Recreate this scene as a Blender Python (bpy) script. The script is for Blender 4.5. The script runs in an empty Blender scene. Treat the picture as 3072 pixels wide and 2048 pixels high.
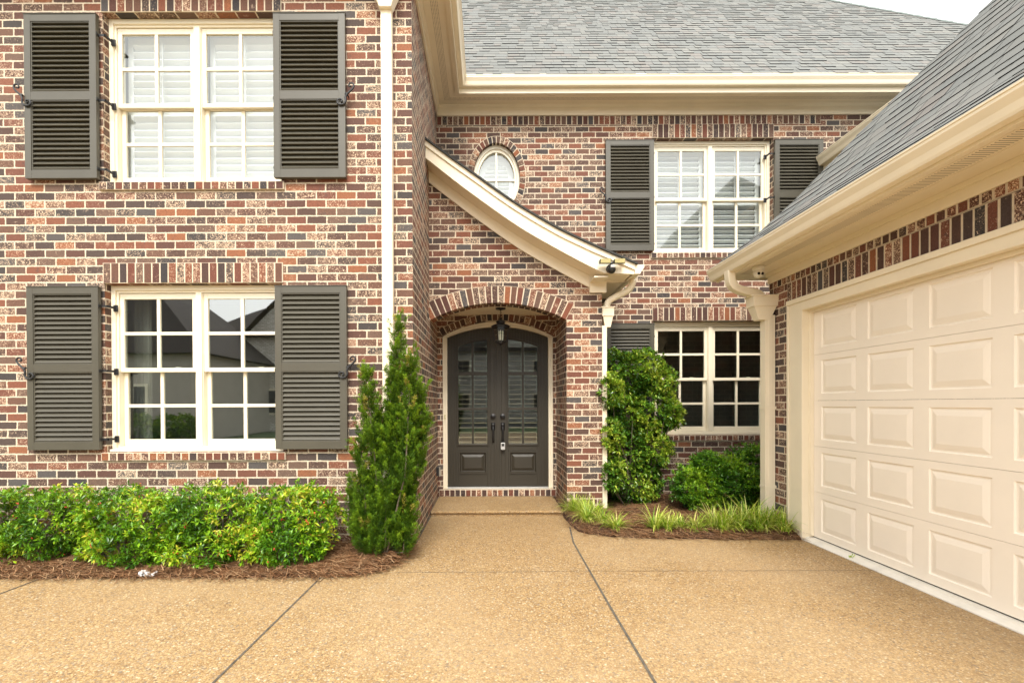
import bpy, math, random
import numpy as np
from mathutils import Vector, Matrix

random.seed(7); rng = np.random.default_rng(7)
scene = bpy.context.scene
COL = scene.collection
R = math.radians

# ----------------------------------------------------------------- layout
F = 1100.0                      # focal length in measuring units
H = 1.42                        # camera height
VX, VY = 1122.0, 928.0
YM, YL, YP = 7.07, 4.78, 6.12   # planes: main wall, left wing front, porch front
XL, XG = -0.75, 3.27            # side wall of the left wing, side wall of the garage

def px(u, Y): return (u - VX) * Y / F
def pz(v, Y): return H + (VY - v) * Y / F

# ----------------------------------------------------------------- node helpers
class NT:
    def __init__(s, tree): s.t = tree; s.n = tree.nodes; s.l = tree.links
    def new(s, typ, **kw):
        n = s.n.new(typ)
        for k, v in kw.items():
            if k == 'inp':
                for i, val in v.items():
                    sock = n.inputs[i]
                    if isinstance(val, bpy.types.NodeSocket): s.l.new(val, sock)
                    else: sock.default_value = val
            else: setattr(n, k, v)
        return n
    def math(s, op, a, b=0.0, c=None, clamp=False):
        d = {0: a, 1: b}
        if c is not None: d[2] = c
        n = s.new('ShaderNodeMath', operation=op, inp=d); n.use_clamp = clamp
        return n.outputs[0]
    def mix(s, f, a, b, blend='MIX'):
        n = s.new('ShaderNodeMix', data_type='RGBA', blend_type=blend, inp={0: f})
        for i, v in ((6, a), (7, b)):
            if isinstance(v, bpy.types.NodeSocket): s.l.new(v, n.inputs[i])
            else: n.inputs[i].default_value = (*v[:3], 1)
        return n.outputs[2]
    def noise(s, vec, scale, detail=3, rough=.55, dist=0.0):
        n = s.new('ShaderNodeTexNoise', inp={'Scale': scale, 'Detail': detail, 'Roughness': rough, 'Distortion': dist})
        if vec is not None: s.l.new(vec, n.inputs['Vector'])
        return n.outputs['Fac']
    def ramp(s, fac, stops, interp='LINEAR'):
        n = s.new('ShaderNodeValToRGB', inp={0: fac}); r = n.color_ramp; r.interpolation = interp
        while len(r.elements) < len(stops): r.elements.new(.5)
        for e, (p, c) in zip(r.elements, stops):
            e.position = p; e.color = (*c, 1) if len(c) == 3 else c
        return n.outputs[0]
    def sstep(s, x, a, b):
        n = s.new('ShaderNodeMapRange', interpolation_type='SMOOTHSTEP', inp={0: x, 1: a, 2: b, 3: 0.0, 4: 1.0})
        return n.outputs[0]
    def comb(s, x, y, z):
        return s.new('ShaderNodeCombineXYZ', inp={0: x, 1: y, 2: z}).outputs[0]

def newmat(name):
    m = bpy.data.materials.new(name); m.use_nodes = True
    t = NT(m.node_tree); m.node_tree.nodes.clear()
    out = t.new('ShaderNodeOutputMaterial')
    bs = t.new('ShaderNodeBsdfPrincipled'); t.l.new(bs.outputs[0], out.inputs[0])
    return m, t, bs, out

def lin(r, g, b):
    f = lambda c: ((c/255+.055)/1.055)**2.4 if c/255 > .04045 else c/255/12.92
    return (f(r), f(g), f(b))

BW, BH = 0.200, 0.0813   # brick length and course height, joint included

def brick_colour_group():
    g = bpy.data.node_groups.new('brick_colour', 'ShaderNodeTree')
    g.interface.new_socket('Rnd', in_out='INPUT', socket_type='NodeSocketVector')
    g.interface.new_socket('Pos', in_out='INPUT', socket_type='NodeSocketVector')
    g.interface.new_socket('Color', in_out='OUTPUT', socket_type='NodeSocketColor')
    t = NT(g); gi = t.new('NodeGroupInput'); go = t.new('NodeGroupOutput')
    sp = t.new('ShaderNodeSeparateXYZ', inp={0: gi.outputs[0]})
    base = t.ramp(sp.outputs[0], [
        (0.00, (.140, .046, .028)), (0.14, (.085, .033, .024)), (0.27, (.180, .058, .030)),
        (0.38, (.052, .033, .029)), (0.47, (.120, .056, .036)), (0.60, (.068, .033, .025)),
        (0.72, (.235, .082, .034)), (0.79, (.036, .030, .031)), (0.87, (.120, .068, .048)), (0.95, (.066, .058, .057))], 'CONSTANT')
    # offset the mottling per brick so no two look alike
    off = t.new('ShaderNodeVectorMath', operation='MULTIPLY_ADD', inp={0: gi.outputs[0], 1: (17., 23., 31.), 2: gi.outputs[1]}).outputs[0]
    n1 = t.noise(off, 38, 6, .78, 1.8)
    n2 = t.noise(off, 120, 2, .6)
    n3 = t.noise(off, 16, 3, .6); n4 = t.noise(gi.outputs[1], 10, 4, .7, .6)
    # per-brick amount of pale slurry smear
    amt = t.ramp(sp.outputs[1], [(0, (0, 0, 0)), (.22, (.0, .0, .0)), (.42, (.5, .5, .5)), (1, (1, 1, 1))])
    thr = t.math('SUBTRACT', .70, t.math('MULTIPLY', amt, .212))
    m = t.math('DIVIDE', t.math('SUBTRACT', n1, thr), .035, clamp=True)
    pale = t.mix(t.sstep(n2, .35, .65), (.32, .18, .105), (.80, .63, .45))
    c = t.mix(t.math('MULTIPLY', m, .9), base, pale)
    dk = t.sstep(n3, .60, .72)
    c = t.mix(t.math('MULTIPLY', dk, .55), c, (.06, .042, .04))
    c = t.mix(t.math('MULTIPLY', t.sstep(n4, .64, .72), .35), c, (.62, .47, .33))
    br = t.new('ShaderNodeMapRange', inp={0: n2, 1: .25, 2: .75, 3: .62, 4: 1.40}).outputs[0]
    c2 = t.new('ShaderNodeVectorMath', operation='SCALE', inp={0: c}); t.l.new(br, c2.inputs[3])
    t.l.new(c2.outputs[0], go.inputs[0])
    return g
BCG = brick_colour_group()
MORTAR = (.74, .63, .46)

def mortar_col(t, pos):
    n = t.noise(pos, 30, 4, .6)
    return t.mix(n, (.44, .36, .265), (.76, .65, .50))

def make_brick_wall_mat():
    m, t, bs, out = newmat('brick_wall')
    geo = t.new('ShaderNodeNewGeometry'); P = geo.outputs['Position']
    sp = t.new('ShaderNodeSeparateXYZ', inp={0: P}); sn = t.new('ShaderNodeSeparateXYZ', inp={0: geo.outputs['True Normal']})
    side = t.math('GREATER_THAN', t.math('ABSOLUTE', sn.outputs[0]), .5)
    s = t.math('ADD', t.math('MULTIPLY', sp.outputs[1], side), t.math('MULTIPLY', sp.outputs[0], t.math('SUBTRACT', 1.0, side)))
    wob = t.noise(P, 3.0, 2)
    z = t.math('ADD', sp.outputs[2], t.math('MULTIPLY', t.math('SUBTRACT', wob, .5), .006))
    rz = t.math('DIVIDE', t.math('ADD', z, -3.543+50*BH), BH)
    row = t.math('FLOOR', rz); fz = t.math('MULTIPLY', t.math('FRACT', rz), BH)
    half = t.math('MULTIPLY', t.math('MODULO', row, 2.0), .5)
    wn0 = t.new('ShaderNodeTexWhiteNoise', noise_dimensions='1D', inp={'W': row}).outputs[0]
    sj = t.math('ADD', t.math('ADD', t.math('DIVIDE', t.math('ADD', s, 40.0), BW), half), t.math('MULTIPLY', wn0, .08))
    col = t.math('FLOOR', sj)
    fx = t.math('MULTIPLY', t.math('FRACT', sj), BW)
    rnd = t.new('ShaderNodeTexWhiteNoise', noise_dimensions='3D', inp={'Vector': t.comb(col, row, t.math('MULTIPLY', side, 7.0))}).outputs['Color']
    dx = t.math('MINIMUM', fx, t.math('SUBTRACT', BW, fx))
    dz = t.math('MINIMUM', fz, t.math('SUBTRACT', BH, fz))
    d = t.math('MINIMUM', dx, dz)
    ed = t.noise(P, 55, 3, .6)
    ed2 = t.noise(P, 13, 2, .5)
    d = t.math('ADD', d, t.math('MULTIPLY', t.math('SUBTRACT', ed, .5), .014))
    d = t.math('ADD', d, t.math('MULTIPLY', t.math('SUBTRACT', ed2, .5), .006))
    mask = t.sstep(d, .0054, .0082)
    g = t.new('ShaderNodeGroup'); g.node_tree = BCG; t.l.new(rnd, g.inputs[0]); t.l.new(P, g.inputs[1])
    c = t.mix(mask, mortar_col(t, P), g.outputs[0])
    big = t.noise(P, .9, 3)
    c = t.mix(t.math('MULTIPLY', big, .06), c, (.62, .50, .38))
    t.l.new(c, bs.inputs['Base Color']); bs.inputs['Roughness'].default_value = .85
    hgt = t.math('ADD', mask, t.math('MULTIPLY', t.noise(P, 90, 3), .35))
    bp = t.new('ShaderNodeBump', inp={'Strength': .5, 'Distance': .005, 'Height': hgt}); t.l.new(bp.outputs[0], bs.inputs['Normal'])
    return m

def make_brick_unit_mat():
    m, t, bs, out = newmat('brick_unit')
    P = t.new('ShaderNodeNewGeometry').outputs['Position']
    a = t.new('ShaderNodeAttribute'); a.attribute_name = 'rnd'
    g = t.new('ShaderNodeGroup'); g.node_tree = BCG; t.l.new(a.outputs['Color'], g.inputs[0]); t.l.new(P, g.inputs[1])
    t.l.new(g.outputs[0], bs.inputs['Base Color']); bs.inputs['Roughness'].default_value = .85
    bp = t.new('ShaderNodeBump', inp={'Strength': .6, 'Distance': .006, 'Height': t.noise(P, 60, 4)}); t.l.new(bp.outputs[0], bs.inputs['Normal'])
    return m

def make_mortar():
    m, t, bs, out = newmat('mortar')
    P = t.new('ShaderNodeNewGeometry').outputs['Position']
    t.l.new(mortar_col(t, P), bs.inputs['Base Color']); bs.inputs['Roughness'].default_value = .95
    bp = t.new('ShaderNodeBump', inp={'Strength': .6, 'Distance': .005, 'Height': t.noise(P, 70, 4)}); t.l.new(bp.outputs[0], bs.inputs['Normal'])
    return m

def paint(name, col, rough=.45, var=.06, bump=.15, dirt=None, scale=3.0):
    m, t, bs, out = newmat(name)
    P = t.new('ShaderNodeTexCoord').outputs['Object']
    n = t.noise(P, scale, 4)
    dk = tuple(c*(1-var*2) for c in (dirt or col))
    c = t.mix(t.sstep(n, .35, .8), col, dk)
    t.l.new(c, bs.inputs['Base Color'])
    r = t.new('ShaderNodeMapRange', inp={0: t.noise(P, 12, 3), 3: rough-.08, 4: rough+.12}).outputs[0]
    t.l.new(r, bs.inputs['Roughness'])
    bp = t.new('ShaderNodeBump', inp={'Strength': bump, 'Distance': .002, 'Height': t.noise(P, 40, 3)}); t.l.new(bp.outputs[0], bs.inputs['Normal'])
    return m

def perforated(name, col, pitch=.018):
    m, t, bs, out = newmat(name)
    P = t.new('ShaderNodeNewGeometry').outputs['Position']
    sp = t.new('ShaderNodeSeparateXYZ', inp={0: P})
    fx = t.math('SUBTRACT', t.math('FRACT', t.math('DIVIDE', t.math('ADD', sp.outputs[0], 30.), pitch)), .5)
    fy = t.math('SUBTRACT', t.math('FRACT', t.math('DIVIDE', t.math('ADD', sp.outputs[1], 30.), pitch)), .5)
    d = t.math('SQRT', t.math('ADD', t.math('MULTIPLY', fx, fx), t.math('MULTIPLY', fy, fy)))
    k = t.sstep(d, .20, .28)
    t.l.new(t.mix(k, (.10, .075, .045), col), bs.inputs['Base Color']); bs.inputs['Roughness'].default_value = .6
    return m

def slotted(name, col):
    m, t, bs, out = newmat(name)
    P = t.new('ShaderNodeNewGeometry').outputs['Position']
    sp = t.new('ShaderNodeSeparateXYZ', inp={0: P})
    fy = t.math('ABSOLUTE', t.math('SUBTRACT', t.math('FRACT', t.math('DIVIDE', t.math('ADD', sp.outputs[1], 30.), .022)), .5))
    k = t.sstep(fy, .12, .2)
    t.l.new(t.mix(k, (.22, .17, .10), col), bs.inputs['Base Color']); bs.inputs['Roughness'].default_value = .6
    return m

def make_shingle(name='shingle', e=.143):
    m, t, bs, out = newmat(name)
    uv = t.new('ShaderNodeUVMap'); uv.uv_map = 'UVMap'
    sp = t.new('ShaderNodeSeparateXYZ', inp={0: uv.outputs[0]})
    U, V = sp.outputs[0], sp.outputs[1]
    V = t.math('ADD', V, t.math('MULTIPLY', t.math('SUBTRACT', t.noise(uv.outputs[0], .8, 2), .5), .03))
    rv = t.math('DIVIDE', V, e); row = t.math('FLOOR', rv); fv = t.math('FRACT', rv)
    w1 = t.new('ShaderNodeTexWhiteNoise', noise_dimensions='1D', inp={'W': row}).outputs[0]
    us = t.math('ADD', t.math('DIVIDE', U, .21), t.math('MULTIPLY', w1, 9.37))
    # uneven tab widths
    us = t.math('ADD', us, t.math('MULTIPLY', t.math('SINE', t.math('MULTIPLY', us, 2.3)), .28))
    tab = t.math('FLOOR', us); fu = t.math('FRACT', us)
    rn = t.new('ShaderNodeTexWhiteNoise', noise_dimensions='3D', inp={'Vector': t.comb(tab, row, 1.0)})
    rs = t.new('ShaderNodeSeparateXYZ', inp={0: rn.outputs['Color']})
    base = t.ramp(rs.outputs[0], [(0, (.085, .092, .090)), (.25, (.135, .140, .134)), (.5, (.110, .118, .115)), (.7, (.170, .172, .158)), (.85, (.140, .122, .105)), (1, (.080, .086, .085))])
    gr = t.noise(uv.outputs[0], 260, 2)
    c = t.mix(t.math('MULTIPLY', gr, .55), base, (.22, .225, .215))
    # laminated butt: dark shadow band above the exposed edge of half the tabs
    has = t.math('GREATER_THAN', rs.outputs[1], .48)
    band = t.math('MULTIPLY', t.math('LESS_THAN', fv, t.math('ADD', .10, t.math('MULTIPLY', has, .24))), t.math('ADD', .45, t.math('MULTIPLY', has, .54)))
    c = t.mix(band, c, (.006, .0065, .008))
    edge = t.math('MULTIPLY', t.math('LESS_THAN', fu, .05), .45)
    c = t.mix(edge, c, (.025, .027, .027))
    t.l.new(c, bs.inputs['Base Color']); bs.inputs['Roughness'].default_value = .9
    hg = t.math('ADD', fv if False else t.math('SUBTRACT', 1.0, fv), t.math('MULTIPLY', rs.outputs[1], .4))
    bp = t.new('ShaderNodeBump', inp={'Strength': .5, 'Distance': .008, 'Height': hg}); t.l.new(bp.outputs[0], bs.inputs['Normal'])
    return m

def make_aggregate():
    m, t, bs, out = newmat('exposed_aggregate')
    P = t.new('ShaderNodeNewGeometry').outputs['Position']
    v = t.new('ShaderNodeTexVoronoi', feature='F1', inp={'Scale': 82.0, 'Vector': P})
    v2 = t.new('ShaderNodeTexVoronoi', feature='F1', inp={'Scale': 160.0, 'Vector': P})
    s1 = t.new('ShaderNodeSeparateXYZ', inp={0: v.outputs['Color']}); s2 = t.new('ShaderNodeSeparateXYZ', inp={0: v2.outputs['Color']})
    st = [(0, (.21, .112, .040)), (.18, (.36, .220, .085)), (.36, (.52, .355, .160)), (.52, (.30, .165, .058)), (.64, (.50, .36, .18)), (.78, (.42, .25, .09)), (.88, (.62, .52, .36)), (.93, (.12, .075, .045)), (1, (.30, .24, .17))]
    c1 = t.ramp(s1.outputs[0], st); c2 = t.ramp(s2.outputs[0], st)
    big = t.math('GREATER_THAN', s1.outputs[1], .35)
    c = t.mix(big, c2, c1)
    d = t.math('ADD', t.math('MULTIPLY', v.outputs['Distance'], big), t.math('MULTIPLY', v2.outputs['Distance'], t.math('SUBTRACT', 1.0, big)))
    gap = t.sstep(d, .38, .62)
    c = t.mix(t.math('MULTIPLY', gap, .6), c, (.20, .125, .055))
    lg = t.noise(P, .55, 4, .6); md = t.noise(P, 5, 4, .6)
    c = t.mix(t.math('MULTIPLY', t.sstep(lg, .42, .70), .22), c, (.33, .21, .10))
    l2 = t.noise(t.new('ShaderNodeVectorMath', operation='ADD', inp={0: P, 1: (31., 7., 3.)}).outputs[0], .4, 3, .6)
    c = t.mix(t.math('MULTIPLY', t.sstep(l2, .42, .70), .20), c, (.60, .47, .30))
    c = t.mix(t.math('MULTIPLY', t.sstep(md, .5, .8), .18), c, (.56, .41, .23))
    t.l.new(c, bs.inputs['Base Color']); bs.inputs['Roughness'].default_value = .75
    hg = t.math('SUBTRACT', 1.0, d)
    bp = t.new('ShaderNodeBump', inp={'Strength': .55, 'Distance': .004, 'Height': hg}); t.l.new(bp.outputs[0], bs.inputs['Normal'])
    return m

def make_glass(name, refl=.16, tint=(.93, .97, .95)):
    m = bpy.data.materials.new(name); m.use_nodes = True; t = NT(m.node_tree); t.n.clear()
    out = t.new('ShaderNodeOutputMaterial')
    tr = t.new('ShaderNodeBsdfTransparent', inp={0: (*tint, 1)})
    gl = t.new('ShaderNodeBsdfGlossy', inp={'Color': (.95, .98, .97, 1), 'Roughness': .015})
    P = t.new('ShaderNodeTexCoord').outputs['Object']
    bp = t.new('ShaderNodeBump', inp={'Strength': .05, 'Distance': .01, 'Height': t.noise(P, 1.6, 1)}); t.l.new(bp.outputs[0], gl.inputs['Normal'])
    fr = t.new('ShaderNodeFresnel', inp={'IOR': 1.5}).outputs[0]
    bf = t.new('ShaderNodeNewGeometry').outputs['Backfacing']
    f = t.math('MULTIPLY', t.math('ADD', t.math('MULTIPLY', fr, 1.3), refl-.05, clamp=True), t.math('SUBTRACT', 1.0, bf))
    mx = t.new('ShaderNodeMixShader'); t.l.new(f, mx.inputs[0]); t.l.new(tr.outputs[0], mx.inputs[1]); t.l.new(gl.outputs[0], mx.inputs[2])
    t.l.new(mx.outputs[0], out.inputs[0])
    return m

def make_leaf(name, stops, rough=.4, trans=.3, spec=.5):
    m, t, bs, out = newmat(name)
    a = t.new('ShaderNodeAttribute'); a.attribute_name = 'rnd'
    sp = t.new('ShaderNodeSeparateXYZ', inp={0: a.outputs['Color']})
    c = t.ramp(sp.outputs[0], stops)
    t.l.new(c, bs.inputs['Base Color']); bs.inputs['Roughness'].default_value = rough
    bs.inputs['Specular IOR Level'].default_value = spec
    tl = t.new('ShaderNodeBsdfTranslucent'); 
    t.l.new(t.mix(.5, c, (.35, .42, .03), 'MIX'), tl.inputs[0])
    mx = t.new('ShaderNodeMixShader', inp={0: trans}); t.l.new(bs.outputs[0], mx.inputs[1]); t.l.new(tl.outputs[0], mx.inputs[2])
    t.l.new(mx.outputs[0], out.inputs[0])
    return m

M = {}
M['brick'] = make_brick_wall_mat(); M['unit'] = make_brick_unit_mat(); M['mortar'] = make_mortar()
CREAM = (.87, .77, .59)
M['cream'] = paint('cream_paint', CREAM, .4, .03)
M['perf'] = perforated('perforated_soffit', CREAM); M['slot'] = slotted('slotted_soffit', CREAM)
M['window'] = paint('window_paint', (.87, .79, .62), .35, .03)
M['gdoor'] = paint('garage_door_paint', (.93, .84, .72), .45, .02, .08)
M['shutter'] = paint('olive_grey_shutter_paint', (.086, .079, .060), .33, .06, .1)
M['door'] = paint('dark_brown_door_paint', (.031, .026, .017), .5, .05, .1)
M['iron'] = paint('black_iron', (.018, .018, .02), .45, .1, .4)
M['black'] = paint('black_plastic', (.012, .012, .013), .35, .1)
M['white'] = paint('white_blind_paint', (.86, .88, .86), .4, .02)
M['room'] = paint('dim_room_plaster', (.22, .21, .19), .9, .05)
M['bark'] = paint('grey_brown_bark', (.16, .125, .09), .9, .3, .8, scale=20)
M['cgrey'] = paint('grey_concrete', (.40, .37, .31), .9, .2, .6, scale=10)
M['pale_concrete'] = paint('pale_apron_concrete', (.80, .76, .68), .7, .08, .4, scale=6)
M['joint'] = paint('dark_joint_filler', (.13, .11, .085), .9, .3, .5, scale=20)
M['rubber'] = paint('black_rubber_seal', (.012, .012, .012), .6)
M['steel'] = paint('grey_lockbox_shell', (.50, .50, .49), .4)
M['wcam'] = paint('white_camera_shell', (.84, .80, .70), .35)
M['lens'] = paint('dark_lens', (.02, .02, .025), .1)
M['amberlens'] = paint('yellowish_lamp_lens', (.62, .55, .27), .25)
M['candle'] = paint('ivory_candle_sleeve', (.75, .72, .62), .5)
M['shingle'] = make_shingle(); M['hip'] = paint('grey_hip_shingle', (.17, .20, .19), .9, .2, .5, scale=20); M['shedge'] = paint('dark_shingle_edge', (.05, .05, .047), .9, .2, .5, scale=30)
M['agg'] = make_aggregate()
M['glass'] = make_glass('window_glass', .30); M['glass_low'] = make_glass('dim_window_glass', .11); M['glass_hi'] = make_glass('coated_window_glass', .14, (.94, .96, .97)); M['glass_door'] = make_glass('door_glass', .10)
M['lantern_glass'] = make_glass('lantern_glass', .10, (.96, .96, .94))
M['wood_blind'] = paint('brown_blind_wood', (.17, .13, .09), .6)
M['soil'] = paint('brown_mulch_soil', (.09, .045, .027), .95, .3, .9, scale=25)
M['wrap'] = paint('silver_white_wrapper', (.75, .77, .78), .3, .25, .3, scale=60)
M['asphalt'] = paint('road_asphalt', (.07, .07, .07), .9, .1, .5)
M['lawn'] = paint('lawn_green', (.07, .12, .03), .95, .3, .8, scale=4)
M['nwhite'] = paint('neighbour_whitewashed_brick', (.46, .44, .40), .8, .12, .6, scale=12)

def whitewash():
    m, t, bs, out = newmat('neighbour_whitewashed_brick')
    P = t.new('ShaderNodeTexCoord').outputs['Object']; sp = t.new('ShaderNodeSeparateXYZ', inp={0: P})
    b = t.new('ShaderNodeTexBrick', inp={'Vector': t.comb(t.math('ADD', sp.outputs[0], sp.outputs[1]), sp.outputs[2], 0.0), 'Color1': (.82, .80, .75, 1), 'Color2': (.50, .46, .42, 1), 'Mortar': (.36, .34, .30, 1), 'Scale': 1.0, 'Mortar Size': .012, 'Brick Width': .21, 'Row Height': .085})
    t.l.new(b.outputs['Color'], bs.inputs['Base Color']); bs.inputs['Roughness'].default_value = .9
    return m
M['nwhite'] = whitewash()
M['nsiding'] = paint('neighbour_taupe_siding', (.44, .40, .35), .7, .05)
M['nroof'] = paint('neighbour_dark_roof', (.045, .036, .032), .9, .2, .5, scale=20)
M['ndark'] = paint('neighbour_dark_glass', (.03, .03, .035), .15)

# ----------------------------------------------------------------- mesh builder
class MB:
    def __init__(s): s.v = []; s.f = []; s.m = []; s.r = []; s.uv = {}; s.sm = False
    def add(s, vs, fs, mi=0, rnd=None, uvs=None):
        b = len(s.v); s.v += [tuple(v) for v in vs]
        for f in fs: s.f.append([b+i for i in f]); s.m.append(mi)
        s.r += [rnd or (0, 0, 0)]*len(vs)
        if uvs:
            for i, q in enumerate(uvs): s.uv[b+i] = q
        return s
    def hexa(s, p, mi=0, rnd=None):   # 8 points, bottom ring then top ring
        return s.add(p, [(3, 2, 1, 0), (4, 5, 6, 7), (0, 1, 5, 4), (1, 2, 6, 5), (2, 3, 7, 6), (3, 0, 4, 7)], mi, rnd)
    def box(s, x0, x1, y0, y1, z0, z1, mi=0, rnd=None):
        return s.hexa([(x0, y0, z0), (x1, y0, z0), (x1, y1, z0), (x0, y1, z0), (x0, y0, z1), (x1, y0, z1), (x1, y1, z1), (x0, y1, z1)], mi, rnd)
    def prism(s, pts, a0, a1, axis='y', mi=0):   # closed polygon extruded along an axis
        n = len(pts)
        def mk(p, a):
            if axis == 'y': return (p[0], a, p[1])
            if axis == 'x': return (a, p[0], p[1])
            return (p[0], p[1], a)
        vs = [mk(p, a0) for p in pts]+[mk(p, a1) for p in pts]
        fs = [tuple(range(n)), tuple(range(2*n-1, n-1, -1))]+[(i, i+n, (i+1) % n+n, (i+1) % n) for i in range(n)]
        return s.add(vs, fs, mi)
    def sweep(s, path, prof, mi=0):              # mitred sweep of (offset, z) profile along a level polyline; offset to its left
        n = len(prof); rings = []
        for i, p in enumerate(path):
            p = Vector(p)
            d0 = (p-Vector(path[i-1])).normalized() if i else None
            d1 = (Vector(path[i+1])-p).normalized() if i < len(path)-1 else None
            if d0 is None: nn = Vector((-d1.y, d1.x))
            elif d1 is None: nn = Vector((-d0.y, d0.x))
            else:
                a = Vector((-d0.y, d0.x)); b = Vector((-d1.y, d1.x)); nn = (a+b)/(1+a.dot(b))
            rings.append([(p.x+nn.x*o, p.y+nn.y*o, z) for o, z in prof])
        vs = [q for r in rings for q in r]; fs = []
        for i in range(len(path)-1):
            for j in range(n):
                k = (j+1) % n
                fs.append((i*n+j, i*n+k, (i+1)*n+k, (i+1)*n+j))
        fs += [tuple(range(n-1, -1, -1)), tuple((len(path)-1)*n+j for j in range(n))]
        return s.add(vs, fs, mi)
    def tube(s, pts, r, n=8, mi=0, flat=1.0, up=(0, 0, 1)):
        pts = [Vector(p) for p in pts]; rs = r if isinstance(r, (list, tuple)) else [r]*len(pts)
        vs = []; u = Vector(up)
        for i, p in enumerate(pts):
            d = (pts[min(i+1, len(pts)-1)]-pts[max(i-1, 0)]).normalized()
            a = d.cross(u)
            if a.length < .05: a = d.cross(Vector((1, 0, 0)))
            a.normalize(); b = d.cross(a)
            for k in range(n):
                t = 2*math.pi*(k+.5)/n
                vs.append(p+a*math.cos(t)*rs[i]+b*math.sin(t)*rs[i]*flat)
        fs = [(i*n+k, i*n+(k+1) % n, (i+1)*n+(k+1) % n, (i+1)*n+k) for i in range(len(pts)-1) for k in range(n)]
        fs += [tuple(range(n-1, -1, -1)), tuple((len(pts)-1)*n+k for k in range(n))]
        return s.add(vs, fs, mi)
    def lathe(s, prof, c, n=16, mi=0, axis='z'):
        vs = []
        for r, h in prof:
            for k in range(n):
                t = 2*math.pi*(k+.5)/n; a, b = r*math.cos(t), r*math.sin(t)
                if axis == 'z': vs.append((c[0]+a, c[1]+b, c[2]+h))
                else: vs.append((c[0]+a, c[1]+h, c[2]+b))
        m = len(prof)
        fs = [(i*n+k, i*n+(k+1) % n, (i+1)*n+(k+1) % n, (i+1)*n+k) for i in range(m-1) for k in range(n)]
        fs += [tuple(range(n-1, -1, -1)), tuple((m-1)*n+k for k in range(n))]
        return s.add(vs, fs, mi)
    def build(s, name, mats, parent=None, loc=None, bevel=0, smooth=False, world=False):
        me = bpy.data.meshes.new(name); me.from_pydata(s.v, [], s.f)
        mats = mats if isinstance(mats, list) else [mats]
        for k in mats: me.materials.append(M[k])
        if len(mats) > 1: me.polygons.foreach_set('material_index', s.m)
        if any(r != (0, 0, 0) for r in s.r):
            at = me.attributes.new('rnd', 'FLOAT_COLOR', 'POINT')
            at.data.foreach_set('color', [c for r in s.r for c in (*r, 1.0)])
        if s.uv:
            ul = me.uv_layers.new(name='UVMap')
            for l in me.loops:
                if l.vertex_index in s.uv: ul.data[l.index].uv = s.uv[l.vertex_index]
        if smooth: me.polygons.foreach_set('use_smooth', [True]*len(me.polygons))
        me.validate()
        import bmesh
        bm = bmesh.new(); bm.from_mesh(me); bmesh.ops.recalc_face_normals(bm, faces=bm.faces); bm.to_mesh(me); bm.free()
        o = bpy.data.objects.new(name, me); COL.objects.link(o)
        if parent: o.parent = parent
        if loc: o.location = loc
        if world and parent:
            w = Vector(); p = parent
            while p: w += p.location; p = p.parent
            o.location = -w
        if bevel:
            b = o.modifiers.new('Bevel', 'BEVEL'); b.width = bevel; b.segments = 2; b.limit_method = 'ANGLE'; b.angle_limit = R(40)
        return o

def tag(o, label=None, cat=None, group=None, kind=None):
    if label: o['label'] = label
    if cat: o['category'] = cat
    if group: o['group'] = group
    if kind: o['kind'] = kind
    return o
def empty(name, loc, label=None, cat=None, group=None):
    o = bpy.data.objects.new(name, None); COL.objects.link(o); o.location = loc; o.empty_display_size = .1
    return tag(o, label, cat, group)
def copy_tree(o, parent=None, loc=None):
    c = o.copy(); COL.objects.link(c)
    if parent: c.parent = parent
    if loc is not None: c.location = loc
    for ch in list(o.children): copy_tree(ch, c)
    return c
def rr(): return (random.random(), random.random(), random.random())

# ----------------------------------------------------------------- ground
def sheet(name, x0, x1, y0, y1, z, mat, thick=None):
    b = MB()
    if thick: b.box(x0, x1, y0, y1, z-thick, z)
    else: b.add([(x0, y0, z), (x1, y0, z), (x1, y1, z), (x0, y1, z)], [(0, 1, 2, 3)])
    return tag(b.build(name, mat), kind='structure')
sheet('ground', -250, 250, -250, 250, -.03, 'lawn')
sheet('driveway', -9, 3.30, -9, 7.0, 0, 'agg')
sheet('road', -5.5, 60, -21.5, -14.5, -.015, 'asphalt')
b = MB()
def strip(pts, w, z=.004):
    for (x0, y0), (x1, y1) in zip(pts, pts[1:]):
        d = Vector((x1-x0, y1-y0)).normalized(); n = Vector((-d.y, d.x))*w/2
        b.add([(x0-n.x, y0-n.y, z), (x1-n.x, y1-n.y, z), (x1+n.x, y1+n.y, z), (x0+n.x, y0+n.y, z)], [(0, 1, 2, 3)])
strip([(.93, 5.50), (.865, 4.9), (.855, 4.20), (.845, 3.3), (.838, 1.0), (.835, -8.5)], .016)
strip([(-1.385, 3.95), (-1.40, 3.2), (-1.44, 1.0), (-1.46, -8.5)], .013)
strip([(-3.69, 3.95), (-3.72, 3.0), (-3.75, -8.5)], .013)
strip([(-.80, 4.05), (.0, 4.04), (.85, 4.06), (2.2, 4.05), (3.27, 4.05)], .005)
strip([(-.752, 4.76), (-.742, 6.1)], .022)
tag(b.build('expansion_joint', 'joint'), kind='structure')

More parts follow.
